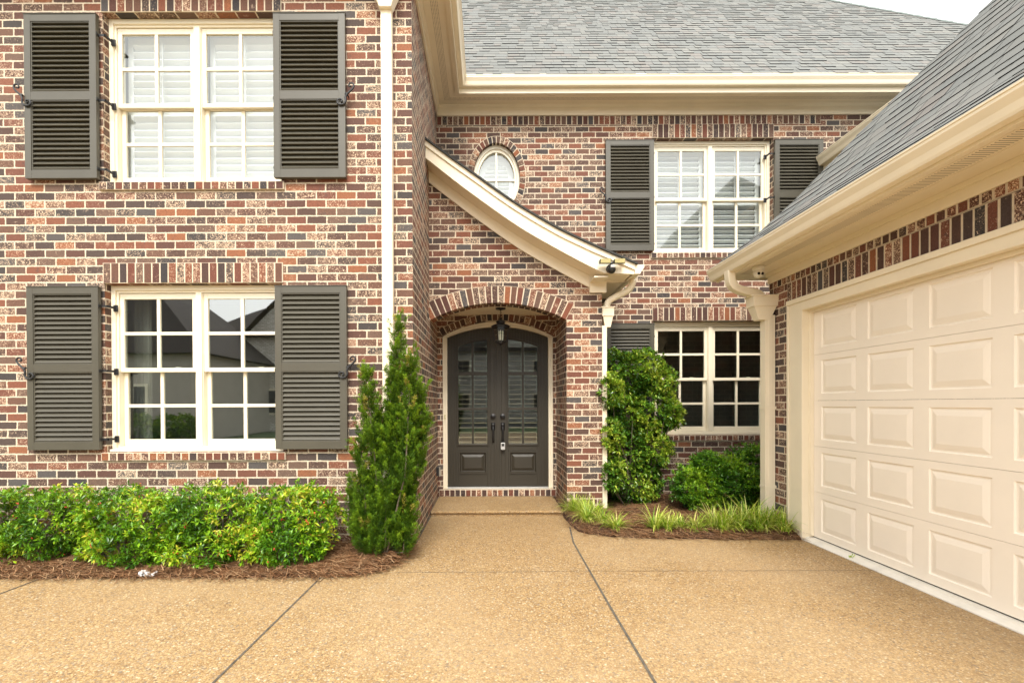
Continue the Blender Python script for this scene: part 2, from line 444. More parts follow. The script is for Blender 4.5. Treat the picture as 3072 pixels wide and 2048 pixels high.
def interp(pts, x):
    if x <= pts[0][0]: return pts[0][1]
    for (a, ya), (c, yc) in zip(pts, pts[1:]):
        if x <= c:
            t = (x-a)/(c-a); return ya+(yc-ya)*t
    return pts[-1][1]
EL = [(-9, 3.95), (-1.45, 3.94), (-1.15, 3.97), (-1.0, 4.03), (-.90, 4.12), (-.82, 4.28), (-.775, 4.55), (-.75, 4.78)]
ER = [(.93, 6.10), (.945, 5.72), (.965, 5.50), (1.0, 5.33), (1.08, 5.22), (1.29, 5.12), (1.73, 5.04), (2.5, 5.0), (3.27, 4.98)]
def bed_h(x, y, e, top):
    d = max(0, y-e); n = .012*math.sin(7.3*x+2*y)+.010*math.sin(11*y-5*x)+.006*math.sin(31*x+17*y)
    return .006+top*(1-math.exp(-d/.13))+n*min(1, d/.08)
def bed(name, edge, x0, x1, yb, top, nx, ny):
    b = MB(); vs = []
    for i in range(nx+1):
        x = x0+(x1-x0)*i/nx; e = interp(edge, x)+.012*math.sin(23*x)+.006*math.sin(61*x)
        for j in range(ny+1):
            y = e+(yb-e)*(j/ny)**1.4
            vs.append((x, y, bed_h(x, y, e, top) if j else -.005))
    fs = [(i*(ny+1)+j, (i+1)*(ny+1)+j, (i+1)*(ny+1)+j+1, i*(ny+1)+j+1) for i in range(nx) for j in range(ny)]
    b.add(vs, fs)
    return tag(b.build(name, 'soil', smooth=True), kind='structure')
bed('planting_bed', EL, -8, -.755, 4.80, .05, 240, 26)
bed('planting_bed', ER, .935, 3.27, 7.05, .06, 110, 50)

def straw(name, edge, x0, x1, yb, top, N, label):
    V = []; Fc = []; A = []
    k = 0
    for i in range(N):
        x = random.uniform(x0, x1); e = interp(edge, x); y = e-.01+(yb-e)*random.random()**1.3
        a = random.uniform(0, 6.28) if random.random() < .5 else random.gauss(0, .7)
        L = random.uniform(.07, .17); w = random.uniform(.0014, .0030)
        z = bed_h(x, y, e, top)+random.uniform(.0, .028); bend = random.uniform(-.35, .35); tz = random.uniform(-.12, .2)
        c = (random.random(), 0, 0)
        px_, py_, pz_ = x, y, z
        for s in range(4):
            aa = a+bend*s/3
            nx, ny = -math.sin(aa)*w, math.cos(aa)*w
            V += [(px_-nx, py_-ny, pz_), (px_+nx, py_+ny, pz_+.0005)]
            A += [c, c]
            if s: Fc.append((k+2*s-2, k+2*s, k+2*s+1, k+2*s-1))
            px_ += math.cos(aa)*L/3; py_ += math.sin(aa)*L/3; pz_ = max(pz_+tz*L/3*(1-s), bed_h(px_, py_, e, top) if py_ > e+.005 else .006)
        k += 8
    b = MB(); b.v = V; b.f = Fc; b.m = [0]*len(Fc); b.r = A
    return tag(b.build(name, 'straw'), label, 'mulch', kind='stuff')
M['straw'] = make_leaf('pine_needle', [(0, (.11, .048, .024)), (.3, (.22, .10, .045)), (.6, (.33, .17, .085)), (.85, (.50, .32, .18)), (1, (.07, .035, .02))], .7, .1, .2)
straw('pine_straw', EL, -5.2, -.78, 4.78, .05, 15000, 'brown pine straw mulch under the long low hedge')
straw('pine_straw', ER, .95, 3.25, 7.0, .06, 11000, 'brown pine straw mulch in the curved bed beside the garage')

# ----------------------------------------------------------------- brick walls
def wall(b, s0, s1, brk, ivals, d0, d1, axis='x', mi=0):
    """solid strips between break points; ivals(s) lists (z0,z1) solids; evaluated just inside both edges"""
    br = [s0]+sorted(q for q in brk if s0+1e-4 < q < s1-1e-4)+[s1]; br = [q for i, q in enumerate(br) if i == 0 or q-br[i-1] > 1e-4]; e = 1e-5
    for a, c in zip(br, br[1:]):
        A, C = ivals(a+e), ivals(c-e)
        for (p0, p1), (q0, q1) in zip(A, C):
            if axis == 'x':
                pts = [(a, d0, p0), (c, d0, q0), (c, d1, q0), (a, d1, p0), (a, d0, p1), (c, d0, q1), (c, d1, q1), (a, d1, p1)]
            else:
                pts = [(d0, a, p0), (d0, c, q0), (d1, c, q0), (d1, a, p0), (d0, a, p1), (d0, c, q1), (d1, c, q1), (d1, a, p1)]
            b.hexa(pts, mi)
def openings(rects, z0, z1):
    def f(s):
        cut = sorted((r[2], r[3]) for r in rects if r[0] <= s <= r[1]); out = []; z = z0
        for a, c in cut: out.append((z, a)); z = c
        out.append((z, z1)); return out
    return f, [q for r in rects for q in r[:2]]

house = empty('brick_house', (0, YM, 0), 'mottled red-brown brick house with grey shingle roofs, dark shutters and a cream garage door', 'house')

WW, WH = 1.77, 1.68            # window opening
WXL, WXR = -3.82, 2.43         # left edges of the openings
WZU, WZL = 3.637, .955         # sill tops
TOPZ = 5.80

b = MB()
f, br = openings([(WXL, WXL+WW, WZL, WZL+WH), (WXL, WXL+WW, WZU, WZU+WH)], -.1, TOPZ)
wall(b, -7.5, XL, br, f, YL, YL+.22)
b.box(XL-.22, XL, YL+.22, YM, -.1, TOPZ)
b.box(-7.5, -7.28, YL+.22, YM, -.1, TOPZ)
b.build('wall', 'brick', house, world=True)

# main wall with arched door opening and oval opening
DC, DH, DRISE, DSPR = .14, .82, .222, 2.43      # door casing outer: centre, half width, rise, spring height
def arc(x, c, hw, rise, spr):
    Rr = (hw*hw+rise*rise)/(2*rise); q = Rr*Rr-(x-c)**2
    return spr+rise-Rr+math.sqrt(max(q, 0))
OC, OZ, OA, OB = .13, 4.75, .345, .505          # oval casing outer
def oval(x, a=OA, b_=OB):
    q = 1-((x-OC)/a)**2; return b_*math.sqrt(max(0, q))
def f_main(s):
    r = [(-.1, TOPZ)]
    def cut(z0, z1):
        nonlocal r
        o = []
        for a, c in r:
            if z0 >= c or z1 <= a: o.append((a, c)); continue
            if z0 > a: o.append((a, z0))
            if z1 < c: o.append((z1, c))
        r = o
    if abs(s-DC) < DH: cut(-.2, arc(s, DC, DH, DRISE, DSPR))
    if abs(s-OC) < OA: cut(OZ-oval(s), OZ+oval(s))
    if WXR < s < WXR+WW: cut(WZL, WZL+WH); cut(WZU, WZU+WH)
    return r
brk = [DC-DH, DC+DH, WXR, WXR+WW, OC-OA, OC+OA]+[DC-DH+2*DH*i/24 for i in range(25)]+[OC-OA*math.cos(math.pi*i/32) for i in range(33)]
b = MB(); wall(b, XL, 9.0, brk, f_main, YM, YM+.22)
b.build('wall', 'brick', house, world=True)

# porch: gable wall with segmental arch, pier and side wall
PX0, PX1, PXR = -.745, 1.0, 1.452
PC, PHW, PRISE, PSPR = .1275, .8725, .216, 2.497
RT = [(-.755, 4.62), (-.45, 4.395), (-.161, 4.19), (.304, 3.86), (.788, 3.57), (1.15, 3.39), (1.43, 3.265), (1.77, 3.118)]   # top of porch rake
RB = [(-.755, 4.40), (-.45, 4.16), (-.15, 3.933), (.376, 3.563), (.80, 3.315), (1.15, 3.125), (1.40, 3.00), (1.77, 2.98)]   # bottom of rake board
def smooth_curve(pts, n=5):
    out = []; P = [pts[0]]+pts+[pts[-1]]
    for i in range(1, len(P)-2):
        p0, p1, p2, p3 = [np.array(q) for q in P[i-1:i+3]]
        for k in range(n):
            t = k/n
            out.append(tuple(.5*((2*p1)+(-p0+p2)*t+(2*p0-5*p1+4*p2-p3)*t*t+(-p0+3*p1-3*p2+p3)*t**3)))
    out.append(pts[-1]); return out
RTs, RBs = smooth_curve(RT), smooth_curve(RB[:-1])
def f_porch(s):
    top = interp(RBs, s)+.02
    lo = arc(s, PC, PHW, PRISE, PSPR) if s < PX1 else -.1
    return [(lo, top)]
b = MB(); wall(b, XL, PXR, [PX1]+[XL+(PXR-XL)*i/60 for i in range(61)]+[PX0+(PX1-PX0)*i/28 for i in range(29)], f_porch, YP, YP+.20)
b.box(PX1, PXR, YP+.20, YM, -.1, 3.0)
b.build('wall', 'brick', house, world=True)
b = MB(); b.box(XL+.01, PX1, YP+.2, YM-.002, 2.74, 2.78); b.build('porch_ceiling', 'cream', house, world=True)

# garage side wall
GY1, GY0 = 5.57, -1.6
XD = XG+.09
DY1, DY0, DZ0, DZ1 = 4.97, .16, .045, 2.38      # door opening
CO = .24
f, br = openings([(DY0-CO, DY1+CO, -.05, 2.518)], -.1, 2.95)
b = MB(); wall(b, GY0, GY1, br, f, XG, XG+.30, 'y')
b.v = b.v
b.box(XG+.30, 9.3, GY1-.25, GY1, -.1, 2.95)
b.box(XG+.30, 9.3, GY0, GY0+.25, -.1, 2.95)
# gable end above
b.prism([(XG+.02, 2.95), (3.50, 3.50), (6.28, 6.9), (9.06, 3.50), (9.28, 2.95)], GY0+.01, GY0+.25)
b.build('wall', 'brick', house, world=True)
# rear wing behind the garage
b = MB(); b.box(5.22, 9.0, GY1+.02, YM-.002, -.1, 3.0); b.box(5.22, 9.0, 5.0, YM-.002, 3.001, 4.95); b.build('wall', 'brick', house, world=True)

# --- feature bricks (real units on a mortar bed)
def units_row(b, s0, s1, z0, z1, plane, out, pitch=.0800, joint=.0145, axis='x', sgn=-1, depth=.05, both=None):
    n = max(1, round((s1-s0)/pitch)); p = (s1-s0)/n
    if axis == 'y': joint = .019
    for i in range(n):
        a = s0+i*p+joint/2+random.uniform(-.0015, .0015); c = s0+(i+1)*p-joint/2+random.uniform(-.0015, .0015)
        o = out+random.uniform(-.002, .002); q0 = z0+.006+random.uniform(-.002, .002); q1 = z1-.006+random.uniform(-.002, .002)
        if axis == 'x': b.box(a, c, plane-o, plane+depth, q0, q1, 0, rr())
        else: b.box(plane-o, plane+depth, a, c, q0, q1, 0, rr())
    if axis == 'x': b.box(s0, s1, plane-out+.0035, plane+depth-.004, z0+.001, z1-.001, 1)
    else: b.box(plane-out+.0035, plane+depth-.004, s0, s1, z0+.001, z1-.001, 1)
def course(s0, s1, z0, z1, plane, out, name, axis='x', depth=.05, pitch=.08):
    b = MB(); units_row(b, s0, s1, z0, z1, plane, out, axis=axis, depth=depth, pitch=pitch)
    return b.build(name, ['unit', 'mortar'], house, world=True, bevel=.002)
for X, Y in ((WXL, YL), (WXR, YM)):
    for z in (WZU, WZL):
        course(X-.01, X+WW+.01, z+WH, z+WH+.203, Y, .014, 'soldier_course', depth=.09)
        course(X-.03, X+WW+.03, z-.082, z-.002, Y, .030, 'brick_sill', depth=.09)
course(XL+.002, 4.9, 5.515, 5.65, YM, .010, 'soldier_course')
course(GY0, 5.23, 2.522, 2.72, XG, .012, 'soldier_course', axis='y', depth=.09)
course(GY0, GY1-.005, 2.722, 2.80, XG, .012, 'soldier_course', axis='y', depth=.09)

def arch_units(b, cx, hw, rise, spr, depth_r, plane, out, dy, pitch=.079, ext=0.0, joint=.0145):
    Rr = (hw*hw+rise*rise)/(2*rise); cz = spr+rise-Rr
    th = math.asin(min(1, hw/Rr))+ext; n = round(2*th*(Rr+depth_r*.3)/pitch)
    for i in range(n):
        a0 = -th+2*th*i/n; a1 = -th+2*th*(i+1)/n; j = joint/2/(Rr+.1); a0 += j; a1 -= j
        r0 = Rr+.003; r1 = Rr+depth_r+random.uniform(-.003, .003); o = out+random.uniform(-.002, .002)
        q = lambda r, a, y: (cx+r*math.sin(a), y, cz+r*math.cos(a))
        k = rr()
        b.hexa([q(r0, a0, plane-o), q(r0, a1, plane-o), q(r0, a1, plane+dy), q(r0, a0, plane+dy), q(r1, a0, plane-o), q(r1, a1, plane-o), q(r1, a1, plane+dy), q(r1, a0, plane+dy)], 0, k)
    m = 40
    for i in range(m):
        a0 = -th+2*th*i/m; a1 = -th+2*th*(i+1)/m; r0 = Rr+.006; r1 = Rr+depth_r+.004
        q = lambda r, a, y: (cx+r*math.sin(a), y, cz+r*math.cos(a))
        b.hexa([q(r0, a0, plane-out+.0035), q(r0, a1, plane-out+.0035), q(r0, a1, plane+dy-.004), q(r0, a0, plane+dy-.004), q(r1, a0, plane-out+.0035), q(r1, a1, plane-out+.0035), q(r1, a1, plane+dy-.004), q(r1, a0, plane+dy-.004)], 1)
b = MB(); arch_units(b, PC, PHW-.008, PRISE, PSPR-.006, .215, YP, .012, .10); b.build('brick_arch', ['unit', 'mortar'], house, world=True, bevel=.002)
b = MB(); arch_units(b, PC, PHW-.012, PRISE, PSPR-.010, .09, YP+.102, -.001, .10); b.build('brick_arch', ['unit', 'mortar'], house, world=True, bevel=.002)
b = MB(); arch_units(b, DC, DH, DRISE, DSPR, .098, YM, .010, .10); b.build('brick_arch', ['unit', 'mortar'], house, world=True, bevel=.002)
# oval ring of rowlocks
b = MB(); n = 40
def el(t, a, c, y): return (OC+a*math.sin(t), y, OZ+c*math.cos(t))
for i in range(n):
    t0, t1 = 2*math.pi*i/n+.017, 2*math.pi*(i+1)/n-.017
    o = .014+random.uniform(-.002, .002); k = rr()
    b.hexa([el(t0, OA, OB, YM-o), el(t1, OA, OB, YM-o), el(t1, OA, OB, YM+.09), el(t0, OA, OB, YM+.09), el(t0, OA+.082, OB+.095, YM-o), el(t1, OA+.082, OB+.095, YM-o), el(t1, OA+.082, OB+.095, YM+.09), el(t0, OA+.082, OB+.095, YM+.09)], 0, k)
for i in range(60):
    t0, t1 = 2*math.pi*i/60, 2*math.pi*(i+1)/60
    b.hexa([el(t0, OA+.003, OB+.003, YM-.008), el(t1, OA+.003, OB+.003, YM-.008), el(t1, OA+.003, OB+.003, YM+.08), el(t0, OA+.003, OB+.003, YM+.08), el(t0, OA+.092, OB+.105, YM-.006), el(t1, OA+.092, OB+.105, YM-.006), el(t1, OA+.092, OB+.105, YM+.08), el(t0, OA+.092, OB+.105, YM+.08)], 1)
b.build('oval_brick_surround', ['unit', 'mortar'], house, world=True, bevel=.002)

# ----------------------------------------------------------------- rooms behind the glass
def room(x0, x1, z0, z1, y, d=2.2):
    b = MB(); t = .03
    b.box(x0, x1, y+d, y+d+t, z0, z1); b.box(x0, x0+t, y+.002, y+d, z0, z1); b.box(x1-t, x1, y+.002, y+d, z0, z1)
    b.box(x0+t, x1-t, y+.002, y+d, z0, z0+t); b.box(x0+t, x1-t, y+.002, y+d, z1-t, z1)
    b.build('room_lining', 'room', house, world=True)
for X, Y in ((WXL, YL), (WXR, YM)):
    room(X-.5, X+WW+.5, WZU-.5, WZU+WH+.25, Y+.22, 1.9); room(X-.5, X+WW+.5, .1, WZL+WH+.25, Y+.22, 1.9)
room(-.4, .66, 4.0, 5.5, YM+.22); room(-1.1, 1.4, .12, 2.8, YM+.22, 3.0)

# ----------------------------------------------------------------- windows (local: x from opening left, z from sill, y from wall face)
GX = [(.11, .805), (.965, 1.66)]
def sash(b, g0, g1, z0, z1, y, rails=(.045, .045), st=.042):
    t = .035
    b.box(g0-st, g0, y, y+t, z0-rails[0], z1+rails[1]); b.box(g1, g1+st, y, y+t, z0-rails[0], z1+rails[1])
    b.box(g0, g1, y, y+t, z0-rails[0], z0); b.box(g0, g1, y, y+t, z1, z1+rails[1])
    m = (g0+g1)/2; zc = (z0+z1)/2
    b.box(m-.0165, m+.0165, y+.002, y+t-.004, z0, z1)
    b.box(g0, m-.0165, y+.004, y+t-.006, zc-.0165, zc+.0165); b.box(m+.0165, g1, y+.004, y+t-.006, zc-.0165, zc+.0165)
    for a, c in ((g0, m), (m, g1)):       # thin glazing bead round each light
        pass
def make_window(loc, blinds, glass):
    b = MB(); y0, y1 = .075, .215
    # stepped outer frame
    e = .002
    b.box(e, .045, y0, y1, e, WH-e); b.box(WW-.045, WW-e, y0, y1, e, WH-e)
    b.box(.045, WW-.045, y0, y1, WH-.050, WH-e); b.box(.045, WW-.045, y0-.02, y1, e, .035)
    b.box(.045, .066, y0+.018, y1, .035, WH-.05); b.box(WW-.066, WW-.045, y0+.018, y1, .035, WH-.05)
    b.box(.066, WW-.066, y0+.018, y1, WH-.072, WH-.05); b.box(.066, WW-.066, y0+.012, y1, .035, .050)
    b.box(.855, .915, y0+.004, y1, .050, WH-.072)                       # mullion
    b.box(.848, .855, y0+.022, y1, .050, WH-.072); b.box(.915, .922, y0+.022, y1, .050, WH-.072)
    b.box(e, WW-e, y0-.035, y0-.001, e, .026)                         # sill nose
    w = b.build('window', 'window', house, bevel=.003)
    w.location = (loc[0], loc[1]-YM, loc[2])
    for g0, g1 in GX:
        s = MB(); sash(s, g0, g1, .848, 1.548, y0+.032, (.042, .055)); s.build('upper_sash', 'window', w, bevel=.003)
        s = MB(); sash(s, g0, g1, .118, .806, y0+.078, (.066, .042)); s.build('lower_sash', 'window', w, bevel=.003)
        s.v = []
        p = MB(); p.box(g0+.001, g1-.001, y0+.047, y0+.051, .849, 1.547); p.box(g0+.001, g1-.001, y0+.093, y0+.097, .119, .805); p.build('pane', glass, w)
        l = MB(); c = g0+.52; l.box(c-.025, c+.025, y0+.07, y0+.09, .846, .858); l.build('sash_lock', 'window', w)
        if blinds:
            s = MB(); ys = .262
            s.box(g0-.04, g0+.015, ys-.016, ys+.016, .06, 1.62); s.box(g1-.015, g1+.04, ys-.016, ys+.016, .06, 1.62)
            s.box(g0+.015, g1-.015, ys-.016, ys+.016, .06, .14); s.box(g0+.015, g1-.015, ys-.016, ys+.016, 1.54, 1.62); s.box(g0+.015, g1-.015, ys-.016, ys+.016, .80, .86)
            a = R(blinds); ch = .044
            for z0, z1 in ((.14, .80), (.86, 1.54)):
                n = 9
                for i in range(n):
                    z = z0+(z1-z0)*(i+.5)/n; dy, dz = ch*math.cos(a), ch*math.sin(a)
                    s.prism([(ys-dy, z-dz-.004), (ys+dy, z+dz-.004), (ys+dy, z+dz+.004), (ys-dy, z-dz+.004)], g0+.018, g1-.018, 'x')
            s.box((g0+g1)/2-.006, (g0+g1)/2+.006, ys-.062, ys-.05, .15, 1.53)
            s.build('plantation_shutter', 'white', w)
    return w
wu = make_window((WXL, YL, WZU), -48, 'glass_hi')
wl = make_window((WXL, YL, WZL), 0, 'glass')
w3 = make_window((WXR, YM, WZU), -14, 'glass_hi'); w4 = make_window((WXR, YM, WZL), 0, 'glass_low')
# curtain inside the lower windows' edges
for X, Y in ((WXL, YL), (WXR, YM)):
    b = MB(); n = 14
    pts = [(X+.02+.18*i/n, Y+.36+.018*math.sin(i*1.9)) for i in range(n+1)]
    for (x0, y0), (x1, y1) in zip(pts, pts[1:]):
        b.hexa([(x0, y0, .6), (x1, y1, .6), (x1, y1+.004, .6), (x0, y0+.004, .6), (x0, y0, 2.66), (x1, y1, 2.66), (x1, y1+.004, 2.66), (x0, y0+.004, 2.66)])
    b.build('curtain', 'room', house, world=True)

# oval window
b = MB(); n = 48
def ering(b, a0, c0, a1, c1, y0, y1, mi=0):
    for i in range(n):
        t0, t1 = 2*math.pi*i/n, 2*math.pi*(i+1)/n
        b.hexa([el(t0, a0, c0, y0), el(t1, a0, c0, y0), el(t1, a0, c0, y1), el(t0, a0, c0, y1), el(t0, a1, c1, y0), el(t1, a1, c1, y0), el(t1, a1, c1, y1), el(t0, a1, c1, y1)], mi)
ering(b, .303, .455, OA-.001, OB-.001, YM+.055, YM+.20)
ow = b.build('oval_window', 'window', house, world=True)
def sub(b, name, mat, par, **k):
    o = b.build(name, mat, par, **k); w = Vector(); p = par
    while p: w += p.location; p = p.parent
    o.location = -w; return o
b = MB(); ering(b, .272, .412, .302, .454, YM+.075, YM+.15); b.box(OC-.013, OC+.013, YM+.08, YM+.115, OZ-.42, OZ+.42)
b.box(OC-.275, OC-.013, YM+.083, YM+.112, OZ-.013, OZ+.013); b.box(OC+.013, OC+.275, YM+.083, YM+.112, OZ-.013, OZ+.013)
sub(b, 'sash', 'window', ow)
b = MB(); ev = [el(2*math.pi*i/n, .285, .43, YM+.118) for i in range(n)]; ev2 = [(x, y+.004, z) for x, y, z in ev]
b.add(ev+ev2, [tuple(range(n)), tuple(range(2*n-1, n-1, -1))]+[(i, (i+1) % n, (i+1) % n+n, i+n) for i in range(n)])
sub(b, 'pane', 'glass_hi', ow)
b = MB(); ering(b, .20, .33, .33, .49, YM+.24, YM+.262)
a = R(-48)
for i in range(11):
    z = OZ-.33+.66*(i+.5)/11; hw = .20*math.sqrt(max(0, 1-((z-OZ)/.345)**2))
    dy, dz = .036*math.cos(a), .036*math.sin(a)
    b.prism([(YM+.25-dy, z-dz-.004), (YM+.25+dy, z+dz-.004), (YM+.25+dy, z+dz+.004), (YM+.25-dy, z-dz+.004)], OC-hw, OC+hw, 'x')
sub(b, 'plantation_shutter', 'white', ow)

# ----------------------------------------------------------------- exterior shutters (local origin: bottom left, wall face y=0 going out = -y)
SW, SH = .705, 1.603
def make_shutter(parent):
    b = MB(); yb, yf = -.018, -.062; st = .062
    b.box(0, st, yf, yb, 0, SH); b.box(SW-st, SW, yf, yb, 0, SH)
    b.box(st, SW-st, yf+.001, yb, 0, .078); b.box(st, SW-st, yf+.001, yb, SH-.068, SH); b.box(st, SW-st, yf+.001, yb, .765, .845)
    b.box(st, SW-st, yb-.004, yb-.001, .078, SH-.068)
    b.box(-.004, SW+.004, yf-.006, yb+.004, SH, SH+.008)          # drip cap
    # inner beads
    for z0, z1 in ((.078, .765), (.845, SH-.068)):
        b.box(st, st+.010, yf+.007, yb-.004, z0, z1); b.box(SW-st-.010, SW-st, yf+.007, yb-.004, z0, z1)
        b.box(st+.010, SW-st-.010, yf+.007, yb-.004, z0, z0+.010); b.box(st+.010, SW-st-.010, yf+.007, yb-.004, z1-.010, z1)
    s = b.build('shutter', 'shutter', parent, bevel=.003)
    l = MB()
    for z0, z1 in ((.092, .755), (.857, SH-.08)):
        n = 14
        for i in range(n):
            z = z0+(z1-z0)*(i+.5)/n
            # blade slopes down towards the street, rounded nose
            l.prism([(yf+.004, z-.021), (yf+.008, z-.025), (yb-.006, z+.016), (yb-.006, z+.024), (yf+.008, z-.014)], st+.010, SW-st-.010, 'x')
    l.build('louvres', 'shutter', s)
    return s
def hinge(parent, side, z, short=False):
    b = MB(); x = SW if side == 'R' else 0; sg = 1 if side == 'R' else -1
    # strap on the shutter edge and pintle plate on the window frame
    def bx(x0, x1, *r): b.box(min(x0, x1), max(x0, x1), *r)
    bx(x-sg*.002, x+sg*.006, -.058, -.022, z-.014, z+.014)
    if short:
        bx(x, x+sg*.012, -.030, -.024, z-.010, z+.010); b.tube([(x+sg*.006, -.02, z-.03), (x+sg*.006, -.02, z+.026)], .006, 8)
        return b.build('hinge', 'iron', parent)
    bx(x, x+sg*.075, -.030, -.024, z-.010, z+.010)
    bx(x+sg*.060, x+sg*.072, -.03, .072, z-.010, z+.010)
    bx(x+sg*.058, x+sg*.095, .066, .074, z-.036, z+.030)
    b.tube([(x+sg*.066, .060, z-.034), (x+sg*.066, .060, z+.026)], .008, 8)
    return b.build('hinge', 'iron', parent)
def smooth_3(pts, n=3):
    out = []; P = [pts[0]]+list(pts)+[pts[-1]]
    for i in range(1, len(P)-2):
        p0, p1, p2, p3 = [Vector(q) for q in P[i-1:i+3]]
        for k in range(n):
            t = k/n; out.append(.5*((2*p1)+(p2-p0)*t+(2*p0-5*p1+4*p2-p3)*t*t+(3*p1-p0-3*p2+p3)*t**3))
    return out+[Vector(pts[-1])]
def hook(parent, side):
    b = MB(); x = 0 if side == 'L' else SW; sg = -1 if side == 'L' else 1
    pts = []
    def sp(cx, cz, r0, r1, a0, a1, n=16):
        return [(cx+(r0+(r1-r0)*i/n)*math.cos(a0+(a1-a0)*i/n), cz+(r0+(r1-r0)*i/n)*math.sin(a0+(a1-a0)*i/n)) for i in range(n+1)]
    # S shape: small curl on the wall above, large curl over the stile below
    up = sp(.016, .066, .006, .024, R(-200), R(60)); lo = sp(-.018, -.060, .034, .006, R(170+30), R(170+30+420))
    up = sp(0.026, .070, .007, .026, R(270), R(0), 14)
    path = [(.040, .072), (.028, .066), (.022, .080), (.034, .098), (.054, .092), (.058, .066), (.040, .036), (.014, .008), (-.002, -.024)]
    path = [(q[0]+.004, q[1]) for q in path]
    path2 = [(0., -.024), (.004, -.056), (-.012, -.084), (-.040, -.088), (-.058, -.068), (-.050, -.044), (-.030, -.040), (-.022, -.056), (-.034, -.066)]
    P = [(x+sg*(q[0]*1.35+.004), -.074, q[1]*1.12+.80) for q in path+path2[1:]]
    P = smooth_3(P)
    w = [.006+.004*math.sin(math.pi*i/(len(P)-1))+(.004 if i > len(P)-3 or i < 2 else 0) for i in range(len(P))]
    b.tube(P, w, 8, up=(0, 1, 0))
    b.tube([(x+sg*.020, -.072, .812), (x+sg*.020, -.002, .812)], .006, 8)
    b.lathe([(.0, -.012), (.012, -.008), (.014, 0), (.012, .004)], (x+sg*.012, -.072, .806), 10, axis='y')
    return b.build('shutter_hook', 'iron', parent, smooth=True)
proto = None
SHX = [(-4.545, YL, 'L'), (-2.10, YL, 'R'), (1.727, YM, 'L'), (4.197, YM, 'R')]
for zz in (3.655, .985):
    for X, Y, side in SHX:
        if zz < 1 and X > 4: continue
        if proto is None: proto = make_shutter(house); s = proto
        else:
            s = proto.copy(); COL.objects.link(s)
            l = proto.children[0].copy(); COL.objects.link(l); l.parent = s
        s.location = (X, Y-YM, zz)
shs = [o for o in house.children if o.name.startswith('shutter')]
for s in shs:
    side = 'L' if (s.location.x < -4 or 1 < s.location.x < 2) else 'R'
    other = 'R' if side == 'L' else 'L'
    hook(s, side)
    for z in (.10, .78, 1.42): hinge(s, other, z, (s.location.x > -3 and s.location.x < 4))

# ----------------------------------------------------------------- eaves
FZ0, SOF = 5.65, 5.80
path = [(9.3, YM), (XL, YM), (XL, YL), (-7.5, YL)]
b = MB(); b.sweep(path, [(.001, FZ0), (.024, FZ0), (.024, SOF), (.001, SOF)]); b.sweep(path, [(.024, SOF-.035), (.045, SOF-.02), (.055, SOF-.001), (.024, SOF-.001)])
b.build('frieze_board', 'cream', house, world=True)
b = MB(); b.sweep(path, [(.001, SOF), (.335, SOF), (.335, SOF+.015), (.001, SOF+.015)]); b.sweep(path, [(.30, SOF-.030), (.334, SOF-.030), (.334, SOF-.0005), (.30, SOF-.0005)])
b.build('soffit', 'cream', house, world=True)
b = MB(); b.sweep(path, [(.13, SOF-.002), (.21, SOF-.002), (.21, SOF+.001), (.13, SOF+.001)]); b.build('soffit_vent', 'perf', house, world=True)
b = MB(); b.sweep(path, [(.335, SOF-.045), (.357, SOF-.045), (.357, 5.955), (.335, 5.955)]); b.build('fascia', 'cream', house, world=True)
def kgut(o, z, d=.105, h=.125):
    return [(o, z), (o+d*.55, z), (o+d*.62, z+h*.12), (o+d*.72, z+h*.42), (o+d*.95, z+h*.74), (o+d*.95, z+h*.90), (o+d, z+h*.90), (o+d, z+h), (o+d-.008, z+h), (o+d-.010, z+h*.92), (o+d*.6, z+h*.3), (o+.006, z+.012), (o+.004, z+h), (o, z+h)]
b = MB(); b.sweep(path, kgut(.358, 5.825)); b.build('gutter', 'cream', house, world=True)

# garage eave
GZ = 2.915
b = MB(); b.box(XG-.024, XG-.001, GY0, GY1-.001, 2.795, GZ-.001); b.box(XG-.045, XG-.025, GY0, GY1, GZ-.04, GZ-.001); b.build('frieze_board', 'cream', house, world=True)
GE = 5.83
b = MB(); b.box(2.80, XG+.0, GY0-.2, GE-.02, GZ, GZ+.015)
for q in (2.90, 3.06): b.box(q, q+.004, GY0-.2, GE-.02, GZ-.003, GZ)
b.box(2.80, 9.0, GY1+.001, GE-.02, GZ+.0155, GZ+.03)
b.build('soffit', 'cream', house, world=True)
b = MB(); b.box(2.925, 3.035, GY0, GY1, GZ-.002, GZ+.001); b.build('soffit_vent', 'slot', house, world=True)
b = MB(); b.box(2.778, 2.80, GY0-.2, GE, GZ-.035, 3.04); b.box(2.80, 9.77, GE-.02, GE, GZ-.002, 3.02)
b.build('fascia', 'cream', house, world=True)
gp = [(-o, z) for o, z in kgut(-2.777, 2.895, .115, .13)]
b = MB(); b.prism([(2.777-(o), z) for o, z in kgut(0, 2.90, .115, .13)], GY0-.2, GE+.02); b.prism([(2.777-o, z) for o, z in [(0, 2.90), (.063, 2.90), (.08, 2.95), (.115, 3.03), (0, 3.03)]], GE+.02, GE+.024)
b.build('gutter', 'cream', house, world=True)
# rear wing eave: gutter running forward from the main wall
b = MB(); b.sweep([(5.22, YM-.002), (5.22, 5.02)], [(-.001, 4.84), (-.30, 4.84), (-.30, 4.86), (-.001, 4.86)]); b.build('soffit', 'cream', house, world=True)
b = MB(); b.prism([(4.90, 4.80), (4.92, 4.80), (4.92, 5.0), (4.90, 5.0)], 5.0, YM-.003)
b.build('fascia', 'cream', house, world=True)
b = MB(); b.prism([(4.899-o, z) for o, z in kgut(0, 4.875, .11, .13)], 5.0, YM-.06); b.build('gutter', 'cream', house, world=True)

